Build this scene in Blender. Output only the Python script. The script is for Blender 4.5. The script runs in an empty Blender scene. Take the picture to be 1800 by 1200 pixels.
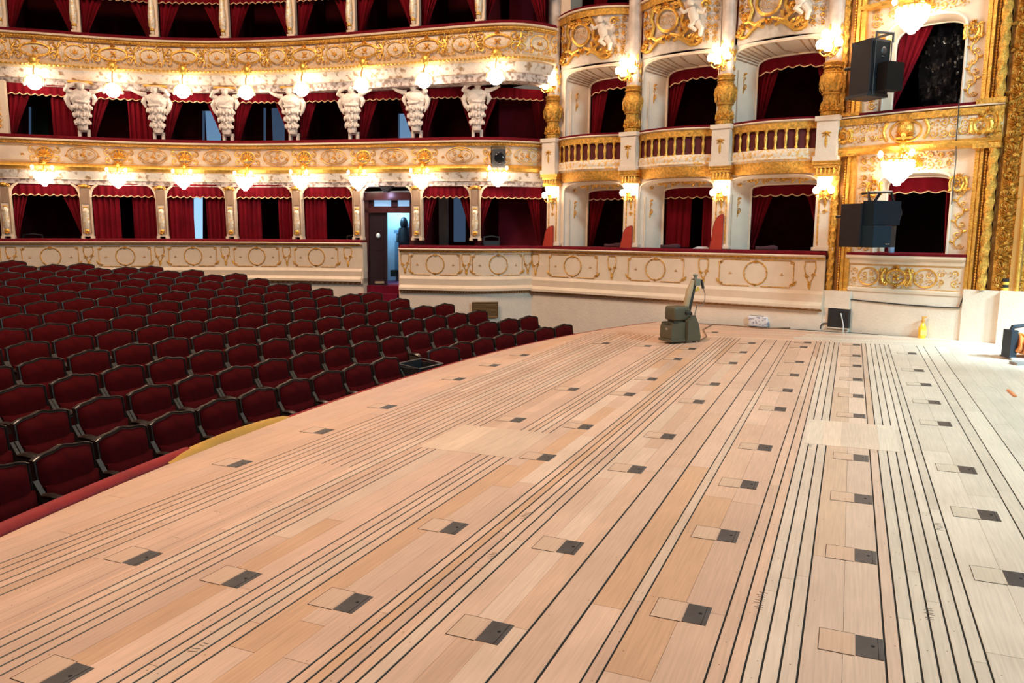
import bpy, math, random
from math import sin, cos, pi, sqrt, atan, tan, radians
from mathutils import Vector as V, Matrix
random.seed(7)
SC = bpy.context.scene
COL = SC.collection

# ------------------------------------------------------------------ camera
HC = 1.75                       # eye height above the stage boards (m)
FPX = 1320.0                    # focal length for an 1800 px wide frame
YAW = atan(598 / 1334.0); PIT = atan(195 / 1320.0); ROLL = 0.005
CAMP = V((0, 0, HC))
FW = V((cos(YAW) * cos(PIT), sin(YAW) * cos(PIT), -sin(PIT)))
_r = V((sin(YAW), -cos(YAW), 0)); _u = _r.cross(FW)
RT = _r * cos(ROLL) + _u * sin(ROLL); UP = _u * cos(ROLL) - _r * sin(ROLL)
cd = bpy.data.cameras.new('camera'); cam = bpy.data.objects.new('camera', cd); COL.objects.link(cam)
cd.sensor_fit = 'HORIZONTAL'; cd.sensor_width = 36.0; cd.lens = FPX / 1800 * 36; cd.clip_end = 200; cd.clip_start = .05
B = -FW
cam.matrix_world = Matrix(((RT.x, UP.x, B.x, CAMP.x), (RT.y, UP.y, B.y, CAMP.y), (RT.z, UP.z, B.z, CAMP.z), (0, 0, 0, 1)))
SC.camera = cam

# ------------------------------------------------------------------ light and exposure
w = bpy.data.worlds.new('world'); SC.world = w; w.use_nodes = True
w.node_tree.nodes['Background'].inputs[0].default_value = (1.0, .84, .68, 1)
w.node_tree.nodes['Background'].inputs[1].default_value = .17
SC.view_settings.view_transform = 'Standard'; SC.view_settings.look = 'None'
SC.view_settings.exposure = 0.0; SC.view_settings.gamma = 1.0; SC.view_settings.use_curve_mapping = False

def area(name, loc, target, size, power, color, spread=pi):
    l = bpy.data.lights.new(name, 'AREA'); l.shape = 'DISK'; l.size = size; l.energy = power; l.color = color; l.spread = spread
    o = bpy.data.objects.new(name, l); COL.objects.link(o); o.location = loc
    o.rotation_euler = (V(target) - V(loc)).to_track_quat('-Z', 'Y').to_euler(); return o
def spot(name, loc, target, power, color, angle, blend=.5, rad=.1):
    l = bpy.data.lights.new(name, 'SPOT'); l.energy = power; l.color = color; l.spot_size = radians(angle); l.spot_blend = blend; l.shadow_soft_size = rad
    o = bpy.data.objects.new(name, l); COL.objects.link(o); o.location = loc
    o.rotation_euler = (V(target) - V(loc)).to_track_quat('-Z', 'Y').to_euler(); return o
area('auditorium_chandelier', (4.0, 8.5, 12.5), (8.5, 5.5, 0), 4.5, 1900, (1.0, .69, .48))
area('stage_bridge_light', (8.0, -6.0, 6.5), (8.6, -2.8, 0), 1.8, 930, (.50, .86, 1.0))
spot('stage_work_light', (10.0, -6.5, 5.0), (12.6, -3.0, .0), 6000, (.55, .88, 1.0), 36, 1.0, .3)

# ------------------------------------------------------------------ picture measurements to world points
def ray(x, y): return FW * FPX + RT * (x - 900) + UP * (600 - y)
def at_z(x, y, z):
    d = ray(x, y); return CAMP + d * ((z - HC) / d.z)
def at_d(x, y, D):
    d = ray(x, y); return CAMP + d * (D / (d.x * cos(YAW) + d.y * sin(YAW)))
RAKE = .02
def stz(y): return -RAKE * y
def stage(x, y):
    d = ray(x, y); return CAMP + d * (-HC / (d.z + RAKE * d.y))
def plane(x, y, A, Bp):
    n = V((-(Bp[1] - A[1]), Bp[0] - A[0])); d = ray(x, y)
    return CAMP + d * (((A[0]) * n.x + A[1] * n.y) / (d.x * n.x + d.y * n.y))
def proj(P):
    d = V(P) - CAMP; q = d.dot(FW); return 900 + FPX * d.dot(RT) / q, 600 - FPX * d.dot(UP) / q
def dist(P): return P[0] * cos(YAW) + P[1] * sin(YAW)

# ------------------------------------------------------------------ materials
MATS = {}
DULL = ('dark_red_velvet', 'crimson_curtain', 'seat_plush', 'box_wall_cloth', 'dark_interior', 'wine_cloth', 'stalls_carpet', 'red_carpet', 'grey_black_cabinet', 'brown_black_cabinet', 'horn_black', 'blue_black_cabinet', 'blue_grey_cabinet', 'speaker_grille')
def mat(name, base, rough=.6, metal=0.0, bump=0.0, bscale=40, var=.08, vscale=6, sheen=0.0, emit=None, estr=0, col2=None, thr=None, coat=0):
    if name in MATS: return MATS[name]
    m = bpy.data.materials.new(name); m.use_nodes = True; nt = m.node_tree; p = nt.nodes['Principled BSDF']
    p.inputs['Roughness'].default_value = rough; p.inputs['Metallic'].default_value = metal
    tc = nt.nodes.new('ShaderNodeTexCoord'); nz = nt.nodes.new('ShaderNodeTexNoise'); nz.inputs['Scale'].default_value = vscale; nz.inputs['Detail'].default_value = 4
    nt.links.new(tc.outputs['Object'], nz.inputs['Vector'])
    rp = nt.nodes.new('ShaderNodeValToRGB'); e = rp.color_ramp.elements
    if col2 is None:
        e[0].position = .3; e[1].position = .7
        e[0].color = tuple(c * (1 - var) for c in base) + (1,); e[1].color = tuple(min(1, c * (1 + var)) for c in base) + (1,)
    else:
        e[0].position = thr[0]; e[1].position = thr[1]; e[0].color = tuple(base) + (1,); e[1].color = tuple(col2) + (1,)
    nt.links.new(nz.outputs['Fac'], rp.inputs['Fac']); nt.links.new(rp.outputs['Color'], p.inputs['Base Color'])
    if bump:
        bz = nt.nodes.new('ShaderNodeTexNoise'); bz.inputs['Scale'].default_value = bscale; bz.inputs['Detail'].default_value = 3
        bp = nt.nodes.new('ShaderNodeBump'); bp.inputs['Strength'].default_value = bump; bp.inputs['Distance'].default_value = .02
        nt.links.new(tc.outputs['Object'], bz.inputs['Vector']); nt.links.new(bz.outputs['Fac'], bp.inputs['Height']); nt.links.new(bp.outputs['Normal'], p.inputs['Normal'])
    if sheen: p.inputs['Sheen Weight'].default_value = sheen; p.inputs['Sheen Tint'].default_value = (1, .25, .3, 1); p.inputs['Sheen Roughness'].default_value = .4
    if name in DULL: p.inputs['Specular IOR Level'].default_value = .12
    if coat: p.inputs['Coat Weight'].default_value = coat
    if emit: p.inputs['Emission Color'].default_value = tuple(emit) + (1,); p.inputs['Emission Strength'].default_value = estr
    MATS[name] = m; return m
CREAM = mat('cream_plaster', (.76, .60, .45), .55, bump=.15, bscale=25, var=.04)
WHITE = mat('white_stucco', (.80, .67, .545), .5, bump=.25, bscale=30, var=.04)
PINK = mat('pale_marble', (.62, .50, .42), .35, var=.25, vscale=5)
GOLD = mat('gilding', (.86, .47, .095), .34, .75, bump=.5, bscale=45, var=.22, vscale=14)
GOLDR = mat('rough_gilding', (.74, .38, .070), .40, .7, bump=1.0, bscale=60, var=.4, vscale=22)
DENSE = mat('dense_gold_scrollwork', (.76, .42, .10), .45, .1, bump=.7, bscale=30, vscale=19, col2=(.78, .63, .47), thr=(.37, .46))
FLECK = mat('cream_gold_filigree', (.80, .46, .12), .45, .15, bump=.6, bscale=28, vscale=16, col2=(.82, .70, .57), thr=(.40, .50))
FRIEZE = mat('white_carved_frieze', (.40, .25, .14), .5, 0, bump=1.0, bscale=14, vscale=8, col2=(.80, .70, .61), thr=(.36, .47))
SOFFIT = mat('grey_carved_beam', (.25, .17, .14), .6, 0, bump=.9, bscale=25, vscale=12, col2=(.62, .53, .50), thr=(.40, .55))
VELVET = mat('dark_red_velvet', (.13, .004, .010), .9, sheen=.12, var=.25, vscale=12)
CURT = mat('crimson_curtain', (.145, .002, .008), .85, sheen=.06, var=.2, vscale=4)
SEATM = mat('seat_plush', (.062, .0004, .0014), .9, sheen=0, var=.2, vscale=14)
WOODD = mat('dark_seat_wood', (.022, .012, .009), .32, var=.3, vscale=10)
GREYW = mat('seat_standard_paint', (.058, .046, .036), .5, var=.3, vscale=10)
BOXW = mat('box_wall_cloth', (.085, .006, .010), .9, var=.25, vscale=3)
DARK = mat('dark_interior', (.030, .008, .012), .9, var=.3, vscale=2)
BLACK = mat('black_paint', (.018, .017, .020), .45, var=.3, vscale=8)
GRILL = mat('speaker_grille', (.011, .012, .015), .7, bump=.6, bscale=300, var=.2)
LAMPG = mat('lamp_glass', (1, .95, .9), .2, emit=(1.0, .84, .64), estr=20)
CRYST = mat('lit_crystal', (1, .95, .9), .15, emit=(1.0, .86, .68), estr=12)
TRIM = mat('gold_braid', (.95, .60, .34), .5, .2, var=.15)
CHAIRR = mat('orange_red_plush', (.40, .028, .010), .7, var=.15)
PLATE = mat('steel_floor_plate', (.085, .078, .080), .42, .4, var=.25, vscale=9)
HOLE = mat('plate_hole', (.004, .004, .004), .9)

# ------------------------------------------------------------------ mesh builder
class MB:
    def __init__(s): s.v = []; s.f = []; s.c = []
    def add(s, pts): i = len(s.v); s.v += [tuple(p) for p in pts]; return i
    def face(s, *ix, c=None): s.f.append(ix); s.c.append(c)
    def grid(s, rows, cu=False, cv=False):
        n = len(rows); m = len(rows[0]); b = s.add([p for r in rows for p in r])
        for i in range(n if cu else n - 1):
            for j in range(m if cv else m - 1):
                a, d = b + i * m, b + ((i + 1) % n) * m; k = (j + 1) % m
                s.face(a + j, a + k, d + k, d + j)
        return b
    def sheet(s, rows, off):                # grid with a back side offset by off(vector) and closed edges
        n = len(rows); m = len(rows[0]); o = V(off)
        a = s.grid(rows); b = s.add([V(p) + o for r in rows for p in r])
        for i in range(n - 1):
            for j in range(m - 1): s.face(b + i * m + j, b + (i + 1) * m + j, b + (i + 1) * m + j + 1, b + i * m + j + 1)
        ring = [j for j in range(m)] + [i * m + m - 1 for i in range(1, n)] + [(n - 1) * m + j for j in range(m - 2, -1, -1)] + [i * m for i in range(n - 2, 0, -1)]
        for q, r in zip(ring, ring[1:] + ring[:1]): s.face(a + r, a + q, b + q, b + r)
    def box(s, x0, x1, y0, y1, z0, z1, fn=None):
        P = [(x, y, z) for x in (x0, x1) for y in (y0, y1) for z in (z0, z1)]
        if fn: P = [fn(*p) for p in P]
        b = s.add(P)
        for q in ((0, 1, 3, 2), (4, 6, 7, 5), (0, 4, 5, 1), (2, 3, 7, 6), (0, 2, 6, 4), (1, 5, 7, 3)): s.face(*[b + k for k in q])
    def rbox(s, x0, x1, y0, y1, z0, z1, r, fn=None, n=3):      # box with rounded vertical-face edges (pillow)
        cx, cy, cz = (x0 + x1) / 2, (y0 + y1) / 2, (z0 + z1) / 2; hx, hy, hz = (x1 - x0) / 2, (y1 - y0) / 2, (z1 - z0) / 2
        rows = []
        nv = 10; nu = 16
        for i in range(nv + 1):
            th = -pi / 2 + pi * i / nv; row = []
            for j in range(nu):
                ph = 2 * pi * (j + .5) / nu
                d = V((cos(th) * cos(ph), cos(th) * sin(ph), sin(th)))
                e = .22
                q = [math.copysign(abs(c) ** e, c) for c in (cos(ph), sin(ph))]; ct = abs(cos(th)) ** e if abs(cos(th)) > 1e-6 else 0
                p = (cx + hx * ct * q[0], cy + hy * ct * q[1], cz + hz * math.copysign(abs(sin(th)) ** e, sin(th)))
                row.append(fn(*p) if fn else p)
            rows.append(row)
        s.grid(rows, cv=True)
    def poly(s, pts, off):                  # closed outline extruded by a vector
        o = V(off); a = s.add(pts); n = len(pts); b = s.add([V(p) + o for p in pts])
        s.face(*range(a, a + n)); s.face(*range(b + n - 1, b - 1, -1))
        for i in range(n): j = (i + 1) % n; s.face(a + j, a + i, b + i, b + j)
    def tube(s, path, r, n=6, cap=True, closed=False):
        path = [V(p) for p in path]; N = len(path); rr = r if isinstance(r, (list, tuple)) else [r] * N; rows = []; up = None
        for i, p in enumerate(path):
            if closed: t = path[(i + 1) % N] - path[i - 1]
            else: t = path[min(i + 1, N - 1)] - path[max(i - 1, 0)]
            if t.length < 1e-9: t = V((0, 0, 1))
            t.normalize()
            if up is None: up = t.orthogonal().normalized()
            up = (up - t * up.dot(t)); up = up.normalized() if up.length > 1e-6 else t.orthogonal().normalized()
            b = t.cross(up); rows.append([p + (up * cos(2 * pi * k / n) + b * sin(2 * pi * k / n)) * rr[i] for k in range(n)])
        a = s.grid(rows, cu=closed, cv=True)
        if cap and not closed: s.face(*range(a + n - 1, a - 1, -1)); s.face(*range(a + (N - 1) * n, a + N * n))
    def lathe(s, prof, c=(0, 0, 0), n=14, sx=1, sy=1, mod=None):
        rows = []
        for r, z in prof:
            rows.append([(c[0] + r * sx * (1 if mod is None else mod(2 * pi * k / n, z)) * cos(2 * pi * k / n), c[1] + r * sy * (1 if mod is None else mod(2 * pi * k / n, z)) * sin(2 * pi * k / n), c[2] + z) for k in range(n)])
        a = s.grid(rows, cv=True); N = len(prof)
        s.face(*range(a + n - 1, a - 1, -1)); s.face(*range(a + (N - 1) * n, a + N * n))
    def ball(s, c, r, nu=10, nv=6):
        r = r if isinstance(r, (list, tuple)) else (r, r, r)
        s.grid([[(c[0] + r[0] * cos(t) * cos(q), c[1] + r[1] * cos(t) * sin(q), c[2] + r[2] * sin(t)) for q in [2 * pi * k / nu for k in range(nu)]] for t in [(-.5 + i / nv) * pi * .998 for i in range(nv + 1)]], cv=True)
    def sweep(s, prof, frames, closed=True):  # prof [(out, z)]; frames [(origin, outdir)]
        rows = [[o + d * p[0] + V((0, 0, p[1])) for p in prof] for o, d in frames]
        a = s.grid(rows, cv=closed); m = len(prof); N = len(rows)
        if closed: s.face(*range(a + m - 1, a - 1, -1)); s.face(*range(a + (N - 1) * m, a + N * m))
    def map(s, fn, i0=0): s.v[i0:] = [tuple(fn(*p)) for p in s.v[i0:]]

def link(name, mb, m, parent=None, smooth=True):
    me = bpy.data.meshes.new(name); me.from_pydata(mb.v, [], mb.f); me.update()
    if any(c is not None for c in mb.c):
        at = me.color_attributes.new('tone', 'FLOAT_COLOR', 'CORNER'); k = 0
        for pl, c in zip(me.polygons, mb.c):
            for _ in pl.loop_indices: at.data[k].color = (c or (1, 1, 1)) + (1,); k += 1
    if smooth: me.shade_smooth(); me.set_sharp_from_angle(angle=radians(38))
    me.materials.append(m)
    o = bpy.data.objects.new(name, me); COL.objects.link(o)
    if parent: o.parent = parent
    return o
def tag(o, label, cat, group=None):
    o['label'] = label; o['category'] = cat
    if group: o['group'] = group
    return o
def thing(name, label, cat, loc, rz=0, group=None):
    o = bpy.data.objects.new(name, None); COL.objects.link(o); o.location = loc; o.rotation_euler = (0, 0, rz); o.empty_display_size = .1
    return tag(o, label, cat, group)
def part(name, mb, m, root, world=False, smooth=True, sub=None):
    if world:
        mw = Matrix.Translation(root.location) @ root.rotation_euler.to_matrix().to_4x4(); inv = mw.inverted()
        mb.v = [tuple(inv @ V(p)) for p in mb.v]
    return link(name, mb, m, sub or root, smooth)
def solo(name, mb, m, label=None, cat=None, group=None, smooth=True, kind=None):
    xs, ys, zs = zip(*mb.v); c = V(((min(xs) + max(xs)) / 2, (min(ys) + max(ys)) / 2, min(zs)))
    mb.v = [tuple(V(p) - c) for p in mb.v]; o = link(name, mb, m, None, smooth); o.location = c
    if label: tag(o, label, cat, group)
    if kind: o['kind'] = kind
    return o
def struct(name, mb, m, smooth=True): return solo(name, mb, m, smooth=smooth, kind='structure')
def dup(root, loc, rz, label, group=None):
    r = root.copy(); COL.objects.link(r); r.location = loc; r.rotation_euler = (0, 0, rz); r['label'] = label
    if group: r['group'] = group
    for ch in list(root.children):
        c = ch.copy(); COL.objects.link(c); c.parent = r
        for g in ch.children: d = g.copy(); COL.objects.link(d); d.parent = c
    return r
ORD = 'first second third fourth fifth sixth seventh eighth ninth tenth eleventh twelfth thirteenth fourteenth fifteenth sixteenth seventeenth eighteenth nineteenth twentieth twenty-first twenty-second twenty-third twenty-fourth twenty-fifth'.split()

# relief ornament on a mapped surface: m(a, b, h) -> world point
def o_tube(mb, m, pts, r, n=5): mb.tube([m(a, b, r0 * .4) for (a, b), r0 in zip(pts, r if isinstance(r, list) else [r] * len(pts))], r, n)
def o_ring(mb, m, cx, cy, rx, ry, r, n=20): mb.tube([m(cx + rx * cos(2 * pi * k / n), cy + ry * sin(2 * pi * k / n), r * .4) for k in range(n)], r, 5, closed=True)
def o_spiral(mb, m, cx, cy, R, turns, a0, sgn, r, n=16):
    pts = []; rad = []
    for k in range(n + 1):
        t = k / n; q = a0 + sgn * 2 * pi * turns * t; rr = R * (1 - .82 * t); pts.append((cx + rr * cos(q), cy + rr * sin(q))); rad.append(r * (1 - .45 * t))
    o_tube(mb, m, pts, rad); mb.ball(m(pts[-1][0], pts[-1][1], r * .6), r * 1.25, 6, 4); return pts[0]
def o_leaf(mb, m, a, b, ang, L, wd, h):
    c, s = cos(ang), sin(ang); f = lambda x, y, z: m(a + x * c - y * s, b + x * s + y * c, z)
    i = mb.add([f(0, 0, 0), f(.35 * L, wd, h * .2), f(.7 * L, wd * .8, h * .3), f(L, 0, h * .2), f(.7 * L, -wd * .8, h * .3), f(.35 * L, -wd, h * .2), f(.3 * L, 0, h), f(.7 * L, 0, h)])
    for q in ((0, 6, 1), (1, 6, 7, 2), (2, 7, 3), (3, 7, 4), (4, 7, 6, 5), (5, 6, 0)): mb.face(*[i + k for k in q])
def o_palm(mb, m, a, b, R, n=7, ang=pi / 2, spread=pi * .9, h=.03):
    for k in range(n): q = ang - spread / 2 + spread * k / (n - 1); o_leaf(mb, m, a, b, q, R * (1 - .3 * abs(k - (n - 1) / 2) / n * 2), R * .13, h)
    mb.ball(m(a, b, h * .6), R * .2, 6, 4)
def o_field(mb, m, a0, a1, b0, b1, size, r, seed, leaf=.03):
    rnd = random.Random(seed); nx = max(1, round((a1 - a0) / size)); ny = max(1, round((b1 - b0) / size)); dx = (a1 - a0) / nx; dy = (b1 - b0) / ny
    for i in range(nx):
        for j in range(ny):
            sg = 1 if (i + j) % 2 else -1; cx = a0 + dx * (i + .5) + rnd.uniform(-.1, .1) * dx; cy = b0 + dy * (j + .5) + rnd.uniform(-.1, .1) * dy
            s0 = rnd.uniform(0, 6.28); R = min(dx, dy) * rnd.uniform(.38, .48)
            p = o_spiral(mb, m, cx, cy, R, rnd.uniform(1.0, 1.5), s0, sg, r, 12)
            for k in range(3): q = s0 - sg * (.5 + k * .9); o_leaf(mb, m, cx + R * cos(q), cy + R * sin(q), q - sg * .9, R * .7, R * .18, leaf)
def o_cartouche(mb, m, cx, cy, W, H, r):
    o_ring(mb, m, cx, cy, W * .30, H * .32, r)
    for s in (-1, 1):
        o_spiral(mb, m, cx + s * W * .36, cy + H * .30, W * .13, 1.2, pi / 2 - s * 1.2, -s, r * .9, 12)
        o_spiral(mb, m, cx + s * W * .36, cy - H * .28, W * .12, 1.2, -pi / 2 + s * 1.2, s, r * .9, 12)
        o_tube(mb, m, [(cx + s * W * (.40 + .06 * sin(t * pi)), cy + H * (.25 - .5 * t)) for t in [k / 8 for k in range(9)]], r)
    o_palm(mb, m, cx, cy + H * .34, H * .22, 7, h=r * 2); o_palm(mb, m, cx, cy - H * .34, H * .16, 5, -pi / 2, h=r * 2)
    for k in range(4): o_leaf(mb, m, cx, cy, pi / 4 + k * pi / 2, H * .2, H * .05, r * 1.6)

# ------------------------------------------------------------------ stage floor
def woodmat():
    m = bpy.data.materials.new('sanded_maple_boards'); m.use_nodes = True; nt = m.node_tree; p = nt.nodes['Principled BSDF']
    p.inputs['Roughness'].default_value = .42
    at = nt.nodes.new('ShaderNodeAttribute'); at.attribute_name = 'tone'
    tc = nt.nodes.new('ShaderNodeTexCoord'); mp = nt.nodes.new('ShaderNodeMapping'); mp.inputs['Scale'].default_value = (1.2, 26, 1)
    nz = nt.nodes.new('ShaderNodeTexNoise'); nz.inputs['Scale'].default_value = 3; nz.inputs['Detail'].default_value = 5
    n2 = nt.nodes.new('ShaderNodeTexNoise'); n2.inputs['Scale'].default_value = 1.7; n2.inputs['Detail'].default_value = 6
    r1 = nt.nodes.new('ShaderNodeMapRange'); r1.inputs[1].default_value = .3; r1.inputs[2].default_value = .7; r1.inputs[3].default_value = .88; r1.inputs[4].default_value = 1.07
    r2 = nt.nodes.new('ShaderNodeMapRange'); r2.inputs[1].default_value = .3; r2.inputs[2].default_value = .7; r2.inputs[3].default_value = .90; r2.inputs[4].default_value = 1.06
    mu = nt.nodes.new('ShaderNodeMath'); mu.operation = 'MULTIPLY'
    mx = nt.nodes.new('ShaderNodeVectorMath'); mx.operation = 'SCALE'
    L = nt.links.new
    L(tc.outputs['Object'], mp.inputs[0]); L(mp.outputs[0], nz.inputs['Vector']); L(tc.outputs['Object'], n2.inputs['Vector'])
    L(nz.outputs['Fac'], r1.inputs[0]); L(n2.outputs['Fac'], r2.inputs[0]); L(r1.outputs[0], mu.inputs[0]); L(r2.outputs[0], mu.inputs[1])
    L(at.outputs['Color'], mx.inputs[0]); L(mu.outputs[0], mx.inputs['Scale']); L(mx.outputs[0], p.inputs['Base Color'])
    rr = nt.nodes.new('ShaderNodeMapRange'); rr.inputs[3].default_value = .34; rr.inputs[4].default_value = .58; L(n2.outputs['Fac'], rr.inputs[0]); L(rr.outputs[0], p.inputs['Roughness'])
    return m
WOOD = woodmat()
def edgeY(x): d = x - 7.4; return 5.05 - .0185 * d * d - .000145 * d ** 4
# house wall line on the right (front plane of the proscenium boxes) and the stage box wall
ZPED = 3.74
BA = at_z(970, 246, ZPED).xy; BB = at_z(1456, 207, ZPED).xy
BU = (BB - BA).normalized(); BN = V((-abs(BU.y), BU.x * (1 if BU.y < 0 else -1), 0)); BN = V((BU.y, -BU.x, 0)); BN = BN if BN.x < 0 else -BN
BRZ = math.atan2(BU.y, BU.x)
SA = V((14.75, .35)); SB = V((13.9, -1.95)); SU = (SB - SA).normalized(); SN = V((SU.y, -SU.x, 0)); SN = SN if SN.x < 0 else -SN
SRZ = math.atan2(SU.y, SU.x)
EDGE = [V((x, edgeY(x))) for x in [-4 + .4 * i for i in range(int((15.3 + 4) / .4) + 1)]]
WEND = [V((15.45, 2.9)), V((14.95, .35)), V((14.0, -2.3)), V((13.4, -4.2)), V((13.0, -6))]
OUT = EDGE + WEND + [V((-4, -6))]
def clip(poly, cl):
    out = poly; n = len(cl)
    for i in range(n):
        a, b = cl[i], cl[(i + 1) % n]; e = b - a; inp = out; out = []
        if not inp: return []
        sd = lambda p: e.x * (p.y - a.y) - e.y * (p.x - a.x)
        for k in range(len(inp)):
            p, q = inp[k - 1], inp[k]; sp, sq = sd(p), sd(q)
            if (sp <= 0) != (sq <= 0): out.append(p + (q - p) * (sp / (sp - sq)))
            if sq <= 0: out.append(q)
    return out
mb = MB(); mb.poly([(p.x, p.y, stz(p.y) - .0045) for p in OUT], (0, 0, -.30)); struct('floor_substructure', mb, mat('groove_black', (.012, .009, .007), .9), False)
gr = []
def G(*pts):
    for q in pts: gr.append((stage(q[0], q[1]).y, stage(*q[2]).x if len(q) > 2 and q[2] else -9, stage(*q[3]).x if len(q) > 3 and q[3] else 99))
G((0, 990), (0, 1000), (0, 1010), (0, 1022), (0, 1033), (0, 1046))                       # between the front row of plates and the next
for yy in (843, 853, 864, 874): gr.append((stage(500, yy).y, 4.6, 99))
G((0, 1123), (0, 1137), (0, 1156), (0, 1171), (0, 1187))
P3 = (905, 803); P3b = (935, 760)
G(*[(x, 1200) for x in (171, 206, 234, 268, 302)])
G(*[(x, 1200) for x in (506, 535, 562, 594, 625, 660)])
G(*[(x, 1200) for x in (854, 940, 1019, 1048)])
G(*[(x, 1200) for x in (1237, 1271, 1302, 1333, 1367, 1400)])
G(*[(x, 1200) for x in (1560, 1590, 1623, 1655, 1687, 1718, 1748)])
G((1800, 946), (1800, 895), (1800, 827))
gr.sort()
XEND = 13.05                                   # the grooved field stops short of the side wall
tone = lambda: random.choices([(.70, .450, .320), (.68, .42, .285), (.72, .50, .365), (.65, .375, .225), (.67, .42, .30)], [6, 3, 1.6, 1.0, 3])[0]
PL = stage(1590, 1200).y; PB = stage(1302, 1200).y, stage(1400, 1200).y
PALE = lambda a, b: .85 if (a + b) / 2 < PL else (.55 if PB[1] < (a + b) / 2 < PB[0] else (.3 if (a + b) / 2 < PB[1] else 0))
fl = MB()
def board(x0, x1, y0, y1, lift=0, c=None):
    pl = clip([V((x0, y0)), V((x0, y1)), V((x1, y1)), V((x1, y0))], OUT)
    if len(pl) < 3: return
    k = random.uniform(.90, 1.07); c = c or tone(); c = tuple(a * (1 - f) + b * f for f in (PALE(y0, y1),) for a, b in zip(c, (.72, .62, .50))); n0 = len(fl.f)
    fl.poly([(p.x, p.y, stz(p.y) + lift) for p in pl], (0, 0, -.004 - lift))
    for i in range(n0, len(fl.f)): fl.c[i] = tuple(a * k for a in c)
ys = [-6.0] + [g[0] for g in gr] + [5.2]
for i in range(len(ys) - 1):
    a = ys[i] + ((.0046 if ys[i] < .9 else .0062) if i else 0); b = ys[i + 1] - ((.0046 if ys[i + 1] < .9 else .0062) if i < len(ys) - 2 else 0); wd = b - a
    nb = 1 if wd < .2 else max(1, round(wd / .155))
    for k in range(nb):
        x = -4.0 - random.uniform(0, 2)
        ya, yb = a + wd * k / nb, a + wd * (k + 1) / nb
        while x < XEND:
            L = random.uniform(1.3, 3.6); x1 = min(x + L, XEND); board(max(x, -4) + .0012, x1 - .0012, ya + (.0008 if k else 0), yb - (.0008 if k < nb - 1 else 0)); x += L
for gy, xa, xb in gr:
    if xa > -8: board(-4, xa, gy - .014, gy + .014, .001)
x = XEND
while x < 16.2:
    y = -6.0
    while y < 5: L = random.uniform(1.5, 3); board(x + .001, x + .158, y, min(y + L, 5) - .0015); y += L
    x += .16
def patch(q0, q1, q2, q3, nb=4):               # plain boards let in across the grooves
    P = [stage(*q) for q in (q0, q1, q2, q3)]; xa = (P[0].x + P[1].x) / 2; xb = (P[2].x + P[3].x) / 2; ya = min(P[1].y, P[2].y); yb = max(P[0].y, P[3].y)
    for k in range(nb): board(xa, xb, ya + (yb - ya) * k / nb + .0007, ya + (yb - ya) * (k + 1) / nb - .0007, .0015, (.76, .53, .375))
patch((1412, 778), (1580, 795), (1572, 748), (1425, 738), 5)
patch((747, 789), (905, 803), (950, 760), (815, 746), 5)
# pencilled hatch marks on the boards
for (mx, my, n, st) in ((1345, 1055, 9, 22), (1655, 925, 6, 14), (1642, 1078, 6, 16), (870, 975, 4, 14), (360, 1136, 4, 9), (1428, 783, 4, 8), (930, 905, 6, 12)):
    P = stage(mx, my)
    for k in range(n):
        q = P + V((.022 * (k - n / 2), random.uniform(-.006, .006), 0)); n0 = len(fl.f)
        d = V((random.uniform(-.012, .012), random.uniform(.025, .045), 0)); q.z = stz(q.y) + .001; e = q + d; e.z = stz(e.y) + .001
        nn = V((.0016, 0, 0)); fl.poly([q - nn, e - nn, e + nn, q + nn], (0, 0, -.0015))
        for i in range(n0, len(fl.f)): fl.c[i] = (.10, .07, .05)
for gy, xa, xb in gr:                        # nail heads beside the grooves
    x = .6
    while x < 9:
        x += random.uniform(.25, .8); y = gy + random.choice((-.035, .035, .02)); n0 = len(fl.f)
        fl.poly([(x + .0035 * cos(q), y + .0035 * sin(q), stz(y) + .0004) for q in (0, 1.26, 2.51, 3.77, 5.03)], (0, 0, -.001))
        for i in range(n0, len(fl.f)): fl.c[i] = (.20, .13, .085)
o = link('floor', fl, WOOD, smooth=False); o['kind'] = 'structure'

# ------------------------------------------------------------------ floor plates, each with its wooden lid
ROWS = [
 ('in the row nearest the stage edge', [(422, 815), (570, 758), (683, 715), (808, 666), (870, 642), (922, 624), (1065, 603)]),
 ('in the second row from the stage edge', [(252, 981)]),
 ('in the third row from the stage edge', [(115, 1190), (426, 1018), (911, 738), (1008, 684), (1139, 608)]),
 ('in the fourth row from the stage edge', [(622, 1060), (799, 928), (961, 804), (1030, 750), (1107, 693), (1147, 666), (1192, 631), (1217, 613), (1257, 584)]),
 ('in the fifth row, left of the brown groove', [(871, 1112), (1003, 962), (1120, 825), (1175, 767), (1229, 706), (1257, 675), (1289, 638), (1307, 619), (1322, 603)]),
 ('in the row right of the paired grooves', [(1226, 1080), (1281, 942), (1318, 852), (1345, 787), (1372, 719), (1385, 686), (1397, 659), (1406, 636), (1413, 610), (1420, 602)]),
 ('in the upright row crossing the pale patch', [(1529, 1138), (1522, 978), (1518, 877), (1514, 805), (1511, 731), (1509, 696), (1508, 667), (1507, 643), (1506, 625), (1506, 606)]),
 ('in the right-hand row on whitish boards', [(1790, 1018), (1739, 906), (1701, 826), (1661, 745), (1643, 707), (1628, 676), (1616, 651), (1604, 621)]),
]
pm = MB(); pm.box(-.090, .090, -.052, .056, -.004, .0022)
pm2 = MB(); pm2.box(-.090, .090, -.0012, .0012, .0022, .0030, lambda x, y, z: (x, y - .032, z))
hm = MB(); hm.lathe([(.0085, .0022), (.0085, .0032)], (.012, -.012, 0), 10)
lm = MB(); lm.box(-.094, .094, .062, .200, -.004, .0018)
for q in range(len(lm.f)): lm.c[q] = (.67, .44, .305)
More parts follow.
